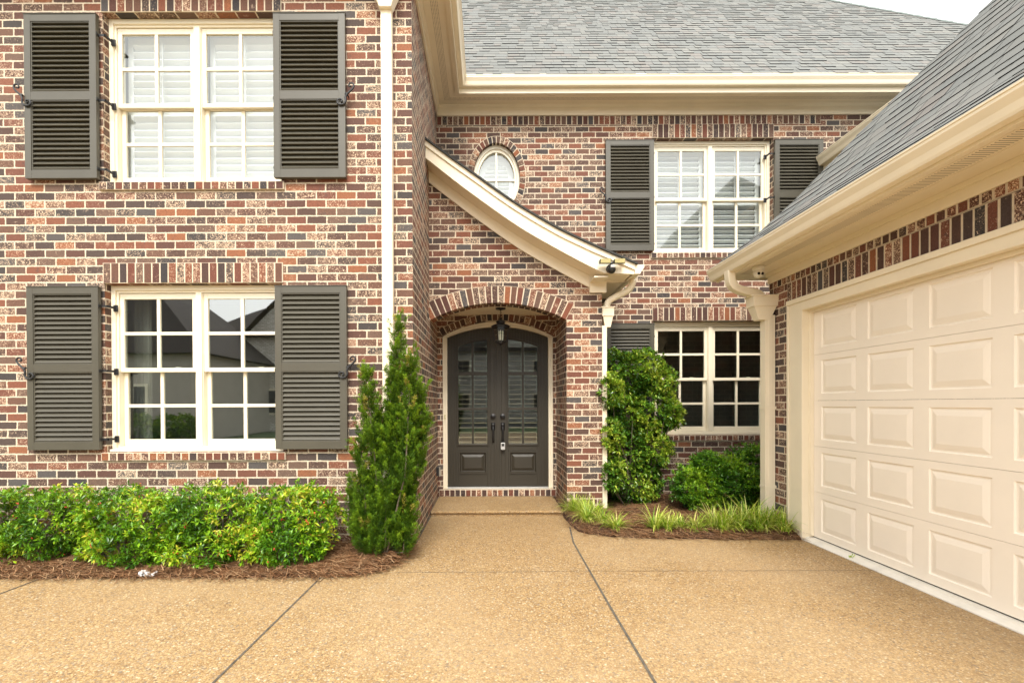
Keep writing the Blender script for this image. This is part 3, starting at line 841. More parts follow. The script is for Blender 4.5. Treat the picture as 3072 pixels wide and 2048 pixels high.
# ----------------------------------------------------------------- roofs
def make_tab():
    m, t, bs, out = newmat('shingle_tab')
    a = t.new('ShaderNodeAttribute'); a.attribute_name = 'rnd'
    sp = t.new('ShaderNodeSeparateXYZ', inp={0: a.outputs['Color']}); P = t.new('ShaderNodeNewGeometry').outputs['Position']
    c = t.ramp(sp.outputs[0], [(0, (.125, .135, .130)), (.25, (.165, .168, .156)), (.5, (.142, .152, .148)), (.75, (.195, .193, .175)), (.9, (.172, .150, .134)), (1, (.125, .138, .137))])
    c = t.mix(t.math('MULTIPLY', t.noise(P, 150, 3, .7), .6), c, (.235, .235, .222))
    c = t.mix(t.math('MULTIPLY', t.noise(P, 1.2, 3), .35), c, (.125, .13, .13))
    t.l.new(c, bs.inputs['Base Color']); bs.inputs['Roughness'].default_value = .92
    bp = t.new('ShaderNodeBump', inp={'Strength': .5, 'Distance': .003, 'Height': t.noise(P, 220, 2)}); t.l.new(bp.outputs[0], bs.inputs['Normal'])
    return m
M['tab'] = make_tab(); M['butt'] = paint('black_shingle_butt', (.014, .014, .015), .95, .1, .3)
def tabs(b, prof, frame, urange, e=.143, tw=.30, thin=.35, hh=(.0115, .0145), hl=.0065, jg=.0018):
    """prof: (run, rise) polyline up the slope; frame(u, run, rise) -> point; urange(run) -> (u0, u1)"""
    S = [0]
    for p, q in zip(prof, prof[1:]): S.append(S[-1]+math.hypot(q[0]-p[0], q[1]-p[1]))
    def at(s):
        for i in range(len(prof)-1):
            if s <= S[i+1] or i == len(prof)-2:
                t = (s-S[i])/(S[i+1]-S[i]); p, q = prof[i], prof[i+1]; L = S[i+1]-S[i]
                return p[0]+(q[0]-p[0])*t, p[1]+(q[1]-p[1])*t, -(q[1]-p[1])/L, (q[0]-p[0])/L
    r = 0; s = 0.0
    while s+e <= S[-1]+1e-6:
        x0, z0, nx, nz = at(s); x1, z1, mx, mz = at(s+e)
        u0, u1 = urange(x0); t0_, t1_ = urange(x1); u = u0-random.random()*tw
        while u < u1:
            w = tw*random.uniform(.55, 1.25); a, c = max(u, u0)+jg, min(u+w, u1)-jg; u += w
            if c-a < .02: continue
            h = hl if random.random() < thin else random.uniform(*hh)
            k = rr()
            at_, ct_ = min(max(a, t0_), t1_), max(min(c, t1_), t0_)
            if ct_ < at_: ct_ = at_
            q = [frame(a, x0+nx*h, z0+nz*h), frame(c, x0+nx*h, z0+nz*h), frame(ct_, x1+mx*.002, z1+mz*.002), frame(at_, x1+mx*.002, z1+mz*.002), frame(a, x0, z0), frame(c, x0, z0), frame(ct_, x1, z1), frame(at_, x1, z1)]
            n0 = len(b.v); b.add(q, [(0, 1, 2, 3)], 0, k); b.add([q[0], q[1], q[5], q[4]], [(0, 1, 2, 3)], 1); b.add([q[0], q[3], q[7], q[4], q[1], q[2], q[6], q[5]], [(0, 1, 2, 3), (4, 5, 6, 7)], 1)
        s += e*random.uniform(.985, 1.015); r += 1
def roof_poly(b, pts, eave, up, thick=.03):
    """pts 3D on a plane; uv from origin eave, eave direction, slope direction"""
    o, d = Vector(eave[0]), (Vector(eave[1])-Vector(eave[0])).normalized(); n = len(pts)
    w = Vector(up).normalized()
    uv = [((Vector(p)-o).dot(d)+50, (Vector(p)-o).dot(w)+.01) for p in pts]
    nn = d.cross(w); 
    if nn.z < 0: nn = -nn
    low = [Vector(p)-nn*thick for p in pts]
    b.add(list(pts), [tuple(range(n))], 0, None, uv)
    b.add(list(pts)+low, [tuple(range(2*n-1, n-1, -1))]+[(i, (i+1) % n, (i+1) % n+n, i+n) for i in range(n)], 1)
ez = 5.965; ms = 1.15
xo, yo = XL+.44, YM-.44
t = 4.9; xc = 10.1; rz_ = ez+ms*t
b = MB()
roof_poly(b, [(xo, yo, ez), (xc, yo, ez), (xc-t, yo+t, rz_), (xo-t, yo+t, rz_)], [(xo, yo, ez), (xc, yo, ez)], (0, 1, ms))
roof_poly(b, [(xc, yo, ez), (xc, yo+2*t, ez), (xc-t, yo+t, rz_)], [(xc, yo, ez), (xc, yo+2*t, ez)], (-1, 0, ms))
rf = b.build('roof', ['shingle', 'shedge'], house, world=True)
b = MB(); tabs(b, [(-.02, -.023), (0, 0), (t, ms*t)], lambda u, r, z: (u, yo+r, ez+z+.002), lambda r: (xo-max(r, 0), xc-max(r, 0)), tw=.15, thin=.42, hh=(.0085, .0125), hl=.0045)
sub(b, 'shingles', ['tab', 'butt'], rf)
b = MB(); yf = YL-.44
q = 3.6
roof_poly(b, [(xo, yf, ez), (xo, yo, ez), (xo-q, yo+q, ez+ms*q), (xo-q, yf+q, ez+ms*q)], [(xo, yf, ez), (xo, yo, ez)], (-1, 0, ms))
roof_poly(b, [(xo, yf, ez), (xo-2*q, yf, ez), (xo-q, yf+q, ez+ms*q)], [(xo, yf, ez), (xo-2*q, yf, ez)], (0, 1, ms))
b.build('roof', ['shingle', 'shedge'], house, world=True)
# hip cap along the right hip of the main roof
b = MB(); d0 = Vector((xc, yo, ez)); d1 = Vector((xc-t, yo+t, rz_)); n_ = 34
for i in range(n_):
    a = d0.lerp(d1, i/n_); c = d0.lerp(d1, (i+1.25)/n_); up = Vector((0, 0, .02+.006)); s = Vector((.09, 0, -.085)); s2 = Vector((0, -.09, -.085))
    b.add([a+up*1.3, c+up*.7, c+s, a+s, a+s2, c+s2], [(0, 1, 2, 3), (0, 4, 5, 1)])
b.build('hip_cap', 'hip', house, world=True)

# garage roof: hipped, with a slight kick at the eave
GP = [(0, 0), (.347, .27), (.642, .58), (1.012, 1.05), (1.70, 1.88), (3.60, 4.16)]
GXE, GZE, GXW = 2.685, 3.028, 9.885
b = MB(); yA = GY0-.25; off = 0
for (t0, h0), (t1, h1) in zip(GP, GP[1:]):
    L = math.hypot(t1-t0, h1-h0)
    b.add([(GXE+t0, yA, GZE+h0), (GXE+t0, GE-t0, GZE+h0), (GXE+t1, GE-t1, GZE+h1), (GXE+t1, yA, GZE+h1)], [(0, 1, 2, 3)], 1)
    b.add([(GXW-t0, yA, GZE+h0), (GXW-t0, GE-t0, GZE+h0), (GXW-t1, GE-t1, GZE+h1), (GXW-t1, yA, GZE+h1)], [(0, 1, 2, 3)], 1)
    b.add([(GXE+t0, GE-t0, GZE+h0), (GXW-t0, GE-t0, GZE+h0), (GXW-t1, GE-t1, GZE+h1), (GXE+t1, GE-t1, GZE+h1)], [(0, 1, 2, 3)], 1)
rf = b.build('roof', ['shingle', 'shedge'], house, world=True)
b = MB()
kw = dict(e=.143, tw=.21, thin=.25, hh=(.0072, .0100), hl=.0042, jg=.0032)
tabs(b, [(-.015, -.012)]+GP, lambda u, x, z: (GXE+x, u, GZE+z+.001), lambda r: (yA, GE-max(r, 0)), **kw)
tabs(b, [(-.015, -.012)]+GP, lambda u, x, z: (u, GE-x, GZE+z+.001), lambda r: (GXE+max(r, 0), GXW-max(r, 0)), **kw)
sub(b, 'shingles', ['tab', 'butt'], rf)
b = MB(); acc_ = 0
for (t0, h0), (t1, h1) in zip(GP, GP[1:]):
    n_ = max(1, round((t1-t0)/.085))
    for i in range(n_):
        ta, tb = t0+(t1-t0)*i/n_, t0+(t1-t0)*(i+1.2)/n_; ha, hb = h0+(h1-h0)*i/n_, h0+(h1-h0)*(i+1.2)/n_
        a = Vector((GXE+ta, GE-ta, GZE+ha+.017)); c = Vector((GXE+tb, GE-tb, GZE+hb+.006)); sl_ = (h1-h0)/(t1-t0)
        s1 = Vector((.0, -.10, -.006)); s2 = Vector((.08, 0, -.012))
        b.add([a, c, c+s1, a+s1, a+s2, c+s2], [(0, 1, 2, 3), (0, 4, 5, 1)])
b.build('hip_cap', ['tab', 'butt'], house, world=True)
# rear wing roof, shallower
b = MB()
roof_poly(b, [(4.86, 4.98, 5.01), (4.86, YM-.02, 5.01), (8.6, YM-.02, 6.6), (8.6, 4.98, 6.6)], [(4.86, GE, 5.01), (4.86, YM, 5.01)], (1, 0, .425))
b.build('roof', ['shingle', 'shedge'], house, world=True)

# porch roof
FY = 5.80
def clipx(c, xm): return [p for p in c if p[0] <= xm]
b = MB()
tp = RTs; bt = RBs+[(1.77, 2.985)]
def band(b, top, bot, y0, y1, xs):
    for a, c in zip(xs, xs[1:]):
        b.hexa([(a, y0, interp(bot, a)), (c, y0, interp(bot, c)), (c, y1, interp(bot, c)), (a, y1, interp(bot, a)), (a, y0, interp(top, a)), (c, y0, interp(top, c)), (c, y1, interp(top, c)), (a, y1, interp(top, a))])
xs = [XL+.002+(1.77-XL-.002)*i/56 for i in range(57)]
band(b, [(x, z-.018) for x, z in tp], bt, FY, FY+.03, xs)
band(b, [(x, z-.018) for x, z in tp], [(x, z-.085) for x, z in tp], FY-.022, FY-.001, xs)       # crown strip
b.build('rake_board', 'cream', house, world=True)
b = MB(); band(b, [(x, z+.012) for x, z in RBs]+[(1.77, 2.99)], [(x, z-.004) for x, z in RBs]+[(1.77, 2.975)], FY+.031, YP-.001, [x for x in xs if x <= 1.77])
b.box(PXR+.001, 1.77, YP, YM-.002, 2.975, 2.99)
b.build('soffit', 'cream', house, world=True)
b = MB(); xs2 = [XL+.002+(1.30-XL)*i/44 for i in range(45)]
band(b, [(x, z-.005) for x, z in RBs], [(x, z-.155) for x, z in RBs], YP-.026, YP-.001, xs2)
b.box(1.29, 1.475, YP-.045, YP-.001, 2.83, 3.06); b.box(1.475, 1.50, YP-.045, YP+.2, 2.83, 2.97)
b.box(1.29, 1.46, FY+.031, YP-.046, 2.955, 2.974)
b.build('frieze_board', 'cream', house, world=True)
b = MB(); band(b, [(x, z+.006) for x, z in tp]+[(1.80, 3.11)], [(x, z-.017) for x, z in tp]+[(1.80, 3.09)], FY-.05, YM-.002, xs+[1.80])
b.build('roof', 'shedge', house, world=True)
b = MB(); b.box(1.75, 1.772, FY+.031, YM-.003, 2.975, 3.09); b.build('fascia', 'cream', house, world=True)
b = MB(); b.prism([(1.773+o, z) for o, z in kgut(0, 2.985, .115, .11)], FY-.01, YM-.03); b.prism([(1.773+o, z) for o, z in [(0, 2.985), (.063, 2.985), (.08, 3.02), (.112, 3.06), (.115, 3.095), (0, 3.095)]], FY-.014, FY-.0105)
b.build('gutter', 'cream', house, world=True)

# ----------------------------------------------------------------- downspouts
def rtube(b, pts, w, d):
    """rectangular pipe through pts; w along x, d along y at vertical runs"""
    rings = []
    P = [Vector(p) for p in pts]
    for i, p in enumerate(P):
        dd = (P[min(i+1, len(P)-1)]-P[max(i-1, 0)]).normalized()
        a = Vector((0, 1, 0)); c = dd.cross(a).normalized(); a = c.cross(dd).normalized()
        rings.append([p+c*w/2+a*d/2, p-c*w/2+a*d/2, p-c*w/2-a*d/2, p+c*w/2-a*d/2])
    vs = [q for r in rings for q in r]; n = 4
    fs = [(i*4+k, i*4+(k+1) % 4, (i+1)*4+(k+1) % 4, (i+1)*4+k) for i in range(len(P)-1) for k in range(4)]+[(3, 2, 1, 0), tuple((len(P)-1)*4+k for k in range(4))]
    b.add(vs, fs)
def bez(p, n=10):
    p = [Vector(q) for q in p]; out = []
    for i in range(n+1):
        t = i/n; out.append(p[0]*(1-t)**3+p[1]*3*t*(1-t)**2+p[2]*3*t*t*(1-t)+p[3]*t**3)
    return out
def funnel(b, cx, cy, z, w, d, w2, d2, h1, h2, rim=.018):
    def ring(zz, ww, dd): return [(cx-ww/2, cy-dd/2, zz), (cx+ww/2, cy-dd/2, zz), (cx+ww/2, cy+dd/2, zz), (cx-ww/2, cy+dd/2, zz)]
    lev = [(z-h1-h2, w2, d2), (z-h1, w-.02, d-.02), (z-h1, w, d), (z-rim, w, d), (z-rim, w+.03, d+.02), (z, w+.03, d+.02)]
    vs = [q for l in lev for q in ring(*l)]
    b.add(vs, [(3, 2, 1, 0), tuple(len(lev)*4-4+k for k in range(4))]+[(i*4+k, i*4+(k+1) % 4, (i+1)*4+(k+1) % 4, (i+1)*4+k) for i in range(len(lev)-1) for k in range(4)])
def ribs(b, x0, x1, yf, z0, z1, n=3):
    for i in range(n):
        x = x0+(x1-x0)*(i+.5)/n; b.box(x-.006, x+.006, yf-.004, yf+.001, z0, z1)
# left wing front
b = MB(); X = -.985
b.box(X-.052, X+.052, YL-.092, YL-.012, .08, 5.33); b.box(X-.020, X+.020, YL-.096, YL-.0915, .08, 5.33)
for z in (1.2, 3.1, 4.9): b.box(X-.056, X+.056, YL-.094, YL-.001, z, z+.03)
ds = b.build('downspout', 'cream', house, world=True, bevel=.006)
b = MB(); funnel(b, X, YL-.09, 5.57, .27, .17, .115, .09, .13, .18); sub(b, 'collector_head', 'cream', ds, bevel=.004)
b = MB(); rtube(b, bez([(X, YL-.41, 5.84), (X, YL-.41, 5.70), (X, YL-.09, 5.74), (X, YL-.09, 5.58)]), .09, .07); sub(b, 'elbow', 'cream', ds)
# porch side
b = MB(); x0 = PXR+.006
b.box(x0, x0+.062, YP+.015, YP+.095, .08, 2.42)
ds = b.build('downspout', 'cream', house, world=True, bevel=.005)
b = MB(); funnel(b, x0+.075, YP+.06, 2.66, .15, .13, .07, .085, .12, .14, .014); sub(b, 'collector_head', 'cream', ds, bevel=.003)
b = MB(); pts = bez([(1.83, YP-.08, 3.0), (1.83, YP-.06, 2.84), (1.74, YP, 2.84), (1.66, YP+.03, 2.80)], 8)+bez([(1.66, YP+.03, 2.80), (1.56, YP+.05, 2.75), (1.53, YP+.06, 2.75), (1.525, YP+.06, 2.64)], 8)[1:]
b.tube(pts, .042, 12, up=(0, 1, 0)); sub(b, 'elbow', 'cream', ds, smooth=True)
# garage corner
b = MB(); gx0, gx1 = XG-.128, XG-.012; gy = 5.44
b.box(gx0, gx1, gy, gy+.10, .10, 2.42)
b.box(gx0+.035, gx0+.085, gy-.004, gy+.001, .10, 2.42)
for z in (.45, 1.35): b.box(gx0-.004, gx1+.011, gy-.006, gy+.104, z, z+.035)
ds = b.build('downspout', 'cream', house, world=True, bevel=.004)
b = MB(); funnel(b, XG-.135, gy+.05, 2.645, .275, .17, .13, .11, .13, .15); sub(b, 'collector_head', 'cream', ds, bevel=.004)
b = MB(); pts = bez([(2.74, gy, 2.92), (2.74, gy, 2.76), (2.77, gy+.01, 2.73), (2.90, gy+.03, 2.70)], 9)+bez([(2.90, gy+.03, 2.70), (3.04, gy+.04, 2.67), (3.10, gy+.05, 2.68), (3.11, gy+.05, 2.62)], 9)[1:]
rtube(b, pts, .085, .10); sub(b, 'elbow', 'cream', ds, bevel=.01)
b = MB(); rtube(b, [(XG-.07, gy+.05, .14), (XG-.07, gy+.03, .07), (XG-.10, gy-.16, .045)], .10, .08); sub(b, 'outlet', 'cream', ds)

# ----------------------------------------------------------------- garage door, frame and apron
b = MB()
cw = .005
b.box(XG-.018, XD+.06, DY1, DY1+CO, .0, 2.515); b.box(XG-.018, XD+.06, DY0-CO, DY0, .0, 2.515); b.box(XG-.018, XD+.06, DY0, DY1, DZ1, 2.515)
b.box(XG-.036, XG-.019, DY0-CO, DY1+CO, 2.47, 2.519)
b.box(XG-.030, XG-.019, DY1+CO-.035, DY1+CO, 0, 2.469)
gf = b.build('garage_door_frame', 'cream', house, world=True, bevel=.004)
b = MB(); b.box(XG+.055, XD-.003, DY1-.03, DY1-.001, .05, DZ1-.001); b.box(XG+.055, XD-.003, DY0, DY1-.031, DZ1-.03, DZ1-.001); sub(b, 'weather_strip', 'cream', gf)
gd = empty('garage_door', (0, 0, 0)); gd.parent = house; gd.location = (XD, DY0-YM, DZ0)
# build section mesh once: a flat slab with pressed raised panels, facing -x
SHT = (DZ1-DZ0)/5; NP = 8; PIT = .591
def section():
    b = MB(); y_hi = DY1-DY0; w = .46; ph0, ph1 = .070, .405
    ys = [0.0]; panels = []
    for i in range(NP):
        yc = y_hi-.145+.0-w/2-i*PIT+.01
        panels.append((yc-w/2, yc+w/2))
    z0, z1 = .0, SHT-.0025
    # face built as a grid with holes for the panels
    edges = sorted([0, y_hi]+[q for p in panels for q in p])
    def quad(a, c, p, q, xa=0.0):
        b.add([(xa, a, p), (xa, c, p), (xa, c, q), (xa, a, q)], [(0, 3, 2, 1)])
    for a, c in zip(edges, edges[1:]):
        if any(abs(a-p[0]) < 1e-6 and abs(c-p[1]) < 1e-6 for p in panels):
            quad(a, c, z0, ph0); quad(a, c, ph1, z1)
            rings = []
            for ins, dx in ((0, 0), (.008, .010), (.020, .010), (.030, .006), (.062, -.002)):
                rings.append([(dx, a+ins, ph0+ins), (dx, c-ins, ph0+ins), (dx, c-ins, ph1-ins), (dx, a+ins, ph1-ins)])
            vs = [q for r in rings for q in r]
            fs = [(i*4+k, (i+1)*4+k, (i+1)*4+(k+1) % 4, i*4+(k+1) % 4) for i in range(4) for k in range(4)]+[(16, 19, 18, 17)]
            b.add(vs, fs)
        else: quad(a, c, z0, z1)
    # edges and back
    b.add([(0, 0, z0), (0, y_hi, z0), (.04, y_hi, z0), (.04, 0, z0), (0, 0, z1), (0, y_hi, z1), (.04, y_hi, z1), (.04, 0, z1)], [(3, 2, 1, 0), (4, 5, 6, 7), (3, 7, 6, 2), (0, 4, 7, 3), (1, 2, 6, 5)])
    return b
o0 = section().build('door_section', 'gdoor', gd)
for k in range(1, 5):
    o = o0.copy(); COL.objects.link(o); o.parent = gd; o.location = (0, 0, k*SHT)
b = MB(); b.box(.012, .03, .0, DY1-DY0, -.035, -.001); b.build('bottom_seal', 'rubber', gd)
b = MB(); b.prism([(XG-.012, -.02), (XD+.1, -.02), (XD+.1, .036), (XG+.03, .030), (XG-.012, .008)], DY0-CO, DY1+.02); tag(b.build('garage_apron', 'pale_concrete'), kind='structure')
b = MB(); b.box(XD+.02, 9, GY0+.3, GY1-.3, -.02, .02); tag(b.build('garage_floor', 'cgrey'), kind='structure')

# porch step and threshold
b = MB(); b.box(XL+.012, PX1+.01, YP-.035, YP+.001, -.1, .034); b.box(XL+.012, PX1+.01, YP-.062, YP+.001, .036, .068)
b.box(XL+.012, PX1-.004, YP+.001, YM-.03, -.1, .066)
tag(b.build('porch_step', 'agg', bevel=.012), kind='structure')
course(XL+.02, PX1-.01, .068, .168, YM, .045, 'brick_threshold', depth=.14)

# ----------------------------------------------------------------- front door
DYF = YM+.075
ZB = .19
b = MB()
def arc_band(b, cx, hw0, r0, s0, hw1, r1, s1, zb, y0, y1, n=24, mi=0):
    """frame between inner arch (hw0) and outer arch (hw1)"""
    xi = [(-1+2*i/n) for i in range(n+1)]
    inn = [(cx+q*hw0, arc(cx+q*hw0, cx, hw0, r0, s0)) for q in xi]; out_ = [(cx+q*hw1, arc(cx+q*hw1, cx, hw1, r1, s1)) for q in xi]
    for i in range(n):
        (a, az), (c, cz) = inn[i], inn[i+1]; (d, dz), (e, ez_) = out_[i], out_[i+1]
        b.hexa([(a, y0, az), (c, y0, cz), (c, y1, cz), (a, y1, az), (d, y0, dz), (e, y0, ez_), (e, y1, ez_), (d, y1, dz)], mi)
    b.box(cx-hw1, cx-hw0, y0, y1, zb, s1 if s1 < s0 else s0); b.box(cx+hw0, cx+hw1, y0, y1, zb, s1 if s1 < s0 else s0)
arc_band(b, DC, .752, .155, 2.415, .818, .220, 2.425, .170, DYF-.02, DYF+.10)
arc_band(b, DC, .752, .155, 2.415, .775, .175, 2.418, .170, DYF-.032, DYF-.021)
df = b.build('door_frame', 'window', house, world=True)
b = MB(); b.box(DC-.75, DC+.75, DYF-.03, DYF+.09, .169, .186); sub(b, 'sill', 'steel', df)
LW = .748
def leaf_top(x): return arc(x, DC, .750, .153, 2.415)-.003
def make_leaf_door(sg):
    """sg -1 left, +1 right; x measured from centre outwards"""
    def X(q): return DC+sg*q
    def hx(b, q0, q1, y0, y1, z0a, z0b, z1a, z1b, mi=0):
        a, c = X(q0), X(q1)
        b.hexa([(a, y0, z0a), (c, y0, z0b), (c, y1, z0b), (a, y1, z0a), (a, y0, z1a), (c, y0, z1b), (c, y1, z1b), (a, y1, z1a)], mi)
    y0, y1 = DYF+.02, DYF+.065
    g = [(.160, .360), (.392, .590)]              # glass columns
    gb = [(.83, 1.332), (1.372, 1.852), (1.905, None)]
    gtop = lambda q: 2.385-.40*max(0, q-.16)**1.6
    b = MB(); N = 6
    def seg(q0, q1, zf, tf, n=N, yy=(y0, y1)):
        for i in range(n):
            a = q0+(q1-q0)*i/n; c = q0+(q1-q0)*(i+1)/n
            hx(b, a, c, yy[0], yy[1], zf(a), zf(c), tf(a), tf(c))
    top = lambda q: leaf_top(X(q))
    flat = lambda z: (lambda q: z)
    seg(.003, g[0][0], flat(ZB), top, 3)
    seg(g[1][1], .748, flat(ZB), top, 4)
    seg(g[0][0], g[1][1], gtop, top, 10)
    seg(g[0][0], g[1][1], flat(.718), flat(.83), 1)
    seg(g[0][0], g[1][1], flat(ZB), flat(.38), 1)
    seg(g[0][1], g[1][0], flat(.83), gtop, 2, (y0+.008, y1-.005))
    for za, zb in ((1.332, 1.372), (1.852, 1.905)):
        seg(g[0][0], g[0][1], flat(za), flat(zb), 1, (y0+.010, y1-.005)); seg(g[1][0], g[1][1], flat(za), flat(zb), 1, (y0+.010, y1-.005))
    # proud moulding round the glass
    mo = lambda a, c, zf, tf, n: seg(a, c, zf, tf, n, (y0-.016, y0-.0005))
    mo(g[0][0]-.030, g[0][0]-.002, flat(.80), lambda q: gtop(q)+.028, 2); mo(g[1][1]+.002, g[1][1]+.030, flat(.80), lambda q: gtop(q)+.028, 2)
    mo(g[0][0]-.002, g[1][1]+.002, flat(.80), flat(.828), 1); mo(g[0][0]-.002, g[1][1]+.002, lambda q: gtop(q)+.002, lambda q: gtop(q)+.028, 10)
    if sg > 0: seg(-.018, .018, flat(ZB), top, 1, (y0-.014, y0-.001))          # astragal
    d = b.build('door', 'door', house, world=True, bevel=.003)
    # raised lower panel
    p = MB(); qa, qb, za, zb = .160, .590, .38, .718
    R4 = [(0, .010), (.0, -.012), (.022, -.012), (.034, .012), (.048, .014), (.085, -.004)]
    vs = []
    for ins, dy in R4:
        vs += [(X(qa+ins), y0+dy, za+ins), (X(qb-ins), y0+dy, za+ins), (X(qb-ins), y0+dy, zb-ins), (X(qa+ins), y0+dy, zb-ins)]
    n = len(R4)
    p.add(vs, [(i*4+k, (i+1)*4+k, (i+1)*4+(k+1) % 4, i*4+(k+1) % 4) for i in range(n-1) for k in range(4)]+[tuple(n*4-4+k for k in range(4))])
    p.add([(X(qa), y1, za), (X(qb), y1, za), (X(qb), y1, zb), (X(qa), y1, zb)], [(0, 1, 2, 3)])
    sub(p, 'door_panel', 'door', d)
    # glass with bevel
    p = MB()
    for q0, q1 in g:
        for z0, z1 in ((.83, 1.332), (1.372, 1.852), (1.905, gtop(q0))):
            p.box(min(X(q0), X(q1)), max(X(q0), X(q1)), y0+.020, y0+.024, z0, z1)
            for (a, c, e, f_) in ((q0, q1, z0, z0+.018), (q0, q1, z1-.018-.03*(z1 > 2.2), z1-.03*(z1 > 2.2)), (q0, q0+.018, z0+.018, z1-.05), (q1-.018, q1, z0+.018, z1-.05)):
                p.box(min(X(a), X(c)), max(X(a), X(c)), y0+.014, y0+.0195, e, f_)
    sub(p, 'pane', 'glass_door', d)
    p = MB()
    z = .84
    while z < 2.30:
        p.prism([(y1+.035, z), (y1+.075, z+.016), (y1+.075, z+.019), (y1+.035, z+.003)], min(X(.16), X(.59)), max(X(.16), X(.59)), 'x'); z += .072
    sub(p, 'blind', 'wood_blind', d)
    # hardware: deadbolt plate and long grip
    hxp = X(.072)
    p = MB(); p.lathe([(.038, 0), (.042, -.006), (.040, -.018), (.022, -.024), (.014, -.038), (.001, -.040)], (hxp, y0, 1.235), 16, axis='y')
    p.box(hxp-.024, hxp+.024, y0-.006, y0-.0005, 1.205, 1.265)
    sub(p, 'deadbolt', 'black', d, smooth=False)
    p = MB(); p.box(hxp-.030, hxp+.030, y0-.009, y0-.0005, 1.035, 1.145); p.lathe([(.026, 0), (.030, -.006), (.026, -.014), (.01, -.02)], (hxp, y0, 1.11), 16, axis='y')
    pts = [(hxp, y0-.006, 1.095), (hxp, y0-.045, 1.09), (hxp, y0-.060, 1.06), (hxp, y0-.052, 1.00), (hxp, y0-.052, .93), (hxp, y0-.045, .885), (hxp, y0-.020, .865), (hxp, y0-.001, .862)]
    p.tube(pts, [.010, .013, .016, .013, .014, .016, .013, .014], 10, up=(1, 0, 0)); p.lathe([(.016, 0), (.018, -.004), (.012, -.012)], (hxp, y0, .862), 14, axis='y')
    sub(p, 'handle', 'black', d, smooth=True)
    return d
make_leaf_door(-1); make_leaf_door(1)

# ----------------------------------------------------------------- small fittings (things of their own)
lb = empty('key_lockbox', (DC+.072, DYF-.035, .79), 'small grey key lockbox hanging from the handle of the right door leaf', 'lockbox')
b = MB(); b.box(-.032, .032, -.022, .020, -.045, .060); b.build('case', 'steel', lb, bevel=.008)
b = MB(); b.tube([(-.020, 0, .058), (-.020, 0, .095), (-.010, 0, .108), (.010, 0, .108), (.020, 0, .095), (.020, 0, .058)], .004, 8, up=(0, 1, 0)); b.build('shackle', 'iron', lb, smooth=True)
b = MB(); b.box(-.020, .020, -.026, -.0225, .008, .046); b.build('keypad', 'black', lb)

dbm = empty('doorbell', (DC-.785, DYF-.033, 1.235), 'small cream doorbell button on the left door casing', 'doorbell')
b = MB(); b.box(-.010, .010, -.008, 0, -.03, .03); b.build('housing', 'amberlens', dbm, bevel=.003); b = MB(); b.lathe([(.006, 0), (.006, -.012), (.004, -.014)], (0, 0, 0), 10, axis='y'); b.build('button', 'white', dbm)

ob = empty('outlet_box', (XL, 6.86, .46), 'small weatherproof outlet box low on the brick side wall by the door', 'outlet box')
b = MB(); b.box(.001, .04, -.035, .035, -.06, .06); b.build('box', 'iron', ob, bevel=.004); b = MB(); b.box(.041, .055, -.04, .04, -.065, .065); b.build('cover', 'cgrey', ob, bevel=.004)

# lantern
LX, LY, LZ = .172, 6.60, 2.24
ln = empty('hanging_lantern', (LX, LY, LZ), 'black eight-sided glass lantern hanging on a chain under the entrance arch', 'lantern'); ln.scale = (1.2, 1.2, 1.0)
def oc(r, z, n=8): return [(r*math.cos(2*math.pi*(k+.5)/n), r*math.sin(2*math.pi*(k+.5)/n), z) for k in range(n)]
b = MB(); lv = [(.040, .02), (.075, .045), (.100, .24), (.098, .25)]
r1 = [oc(r, z) for r, z in lv]
for k in range(8):
    b.tube([r1[0][k], r1[1][k], r1[2][k]], .0045, 6)
    b.tube([r1[1][k], r1[1][(k+1) % 8]], .004, 6); b.tube([r1[2][k], r1[2][(k+1) % 8]], .006, 6); b.tube([r1[0][k], r1[0][(k+1) % 8]], .005, 6)
b.lathe([(.005, -.015), (.012, -.005), (.008, .004), (.040, .012), (.042, .022)], (0, 0, 0), 12)
b.build('frame', 'black', ln)
b = MB(); q = oc(.046, .03)+oc(.073, .048)+oc(.096, .238)
b.add(q, [(i*8+k, i*8+(k+1) % 8, (i+1)*8+(k+1) % 8, (i+1)*8+k) for i in range(2) for k in range(8)]); b.build('glass_body', 'lantern_glass', ln)
b = MB(); b.lathe([(.108, .243), (.112, .25), (.085, .268), (.050, .285), (.044, .30), (.058, .308), (.050, .322), (.022, .338), (.012, .352), (.016, .362), (.006, .374)], (0, 0, 0), 16); b.build('cap', 'black', ln, smooth=True)
for k in range(8):
    pass
b = MB()
for k in range(3):
    a = k*2.094+.4; b.lathe([(.009, .06), (.009, .145), (.004, .15)], (.026*math.cos(a), .026*math.sin(a), 0), 8)
    b.lathe([(.002, .15), (.010, .165), (.008, .18), (.001, .20)], (.026*math.cos(a), .026*math.sin(a), 0), 8)
b.build('candle', 'candle', ln)
b = MB(); z = .374
i = 0
while z < .470:
    pts = []
    for k in range(11):
        a = 2*math.pi*k/10; e, f_ = .008*math.cos(a), .013*math.sin(a)
        pts.append((e, 0, z+.011+f_) if i % 2 else (0, e, z+.011+f_))
    b.tube(pts, .0022, 5, up=(0, 1, 0) if i % 2 else (1, 0, 0)); z += .0185; i += 1
b.lathe([(.06, .499), (.055, .485), (.02, .478), (.006, .47)], (0, 0, 0), 16)
b.build('chain', 'black', ln)

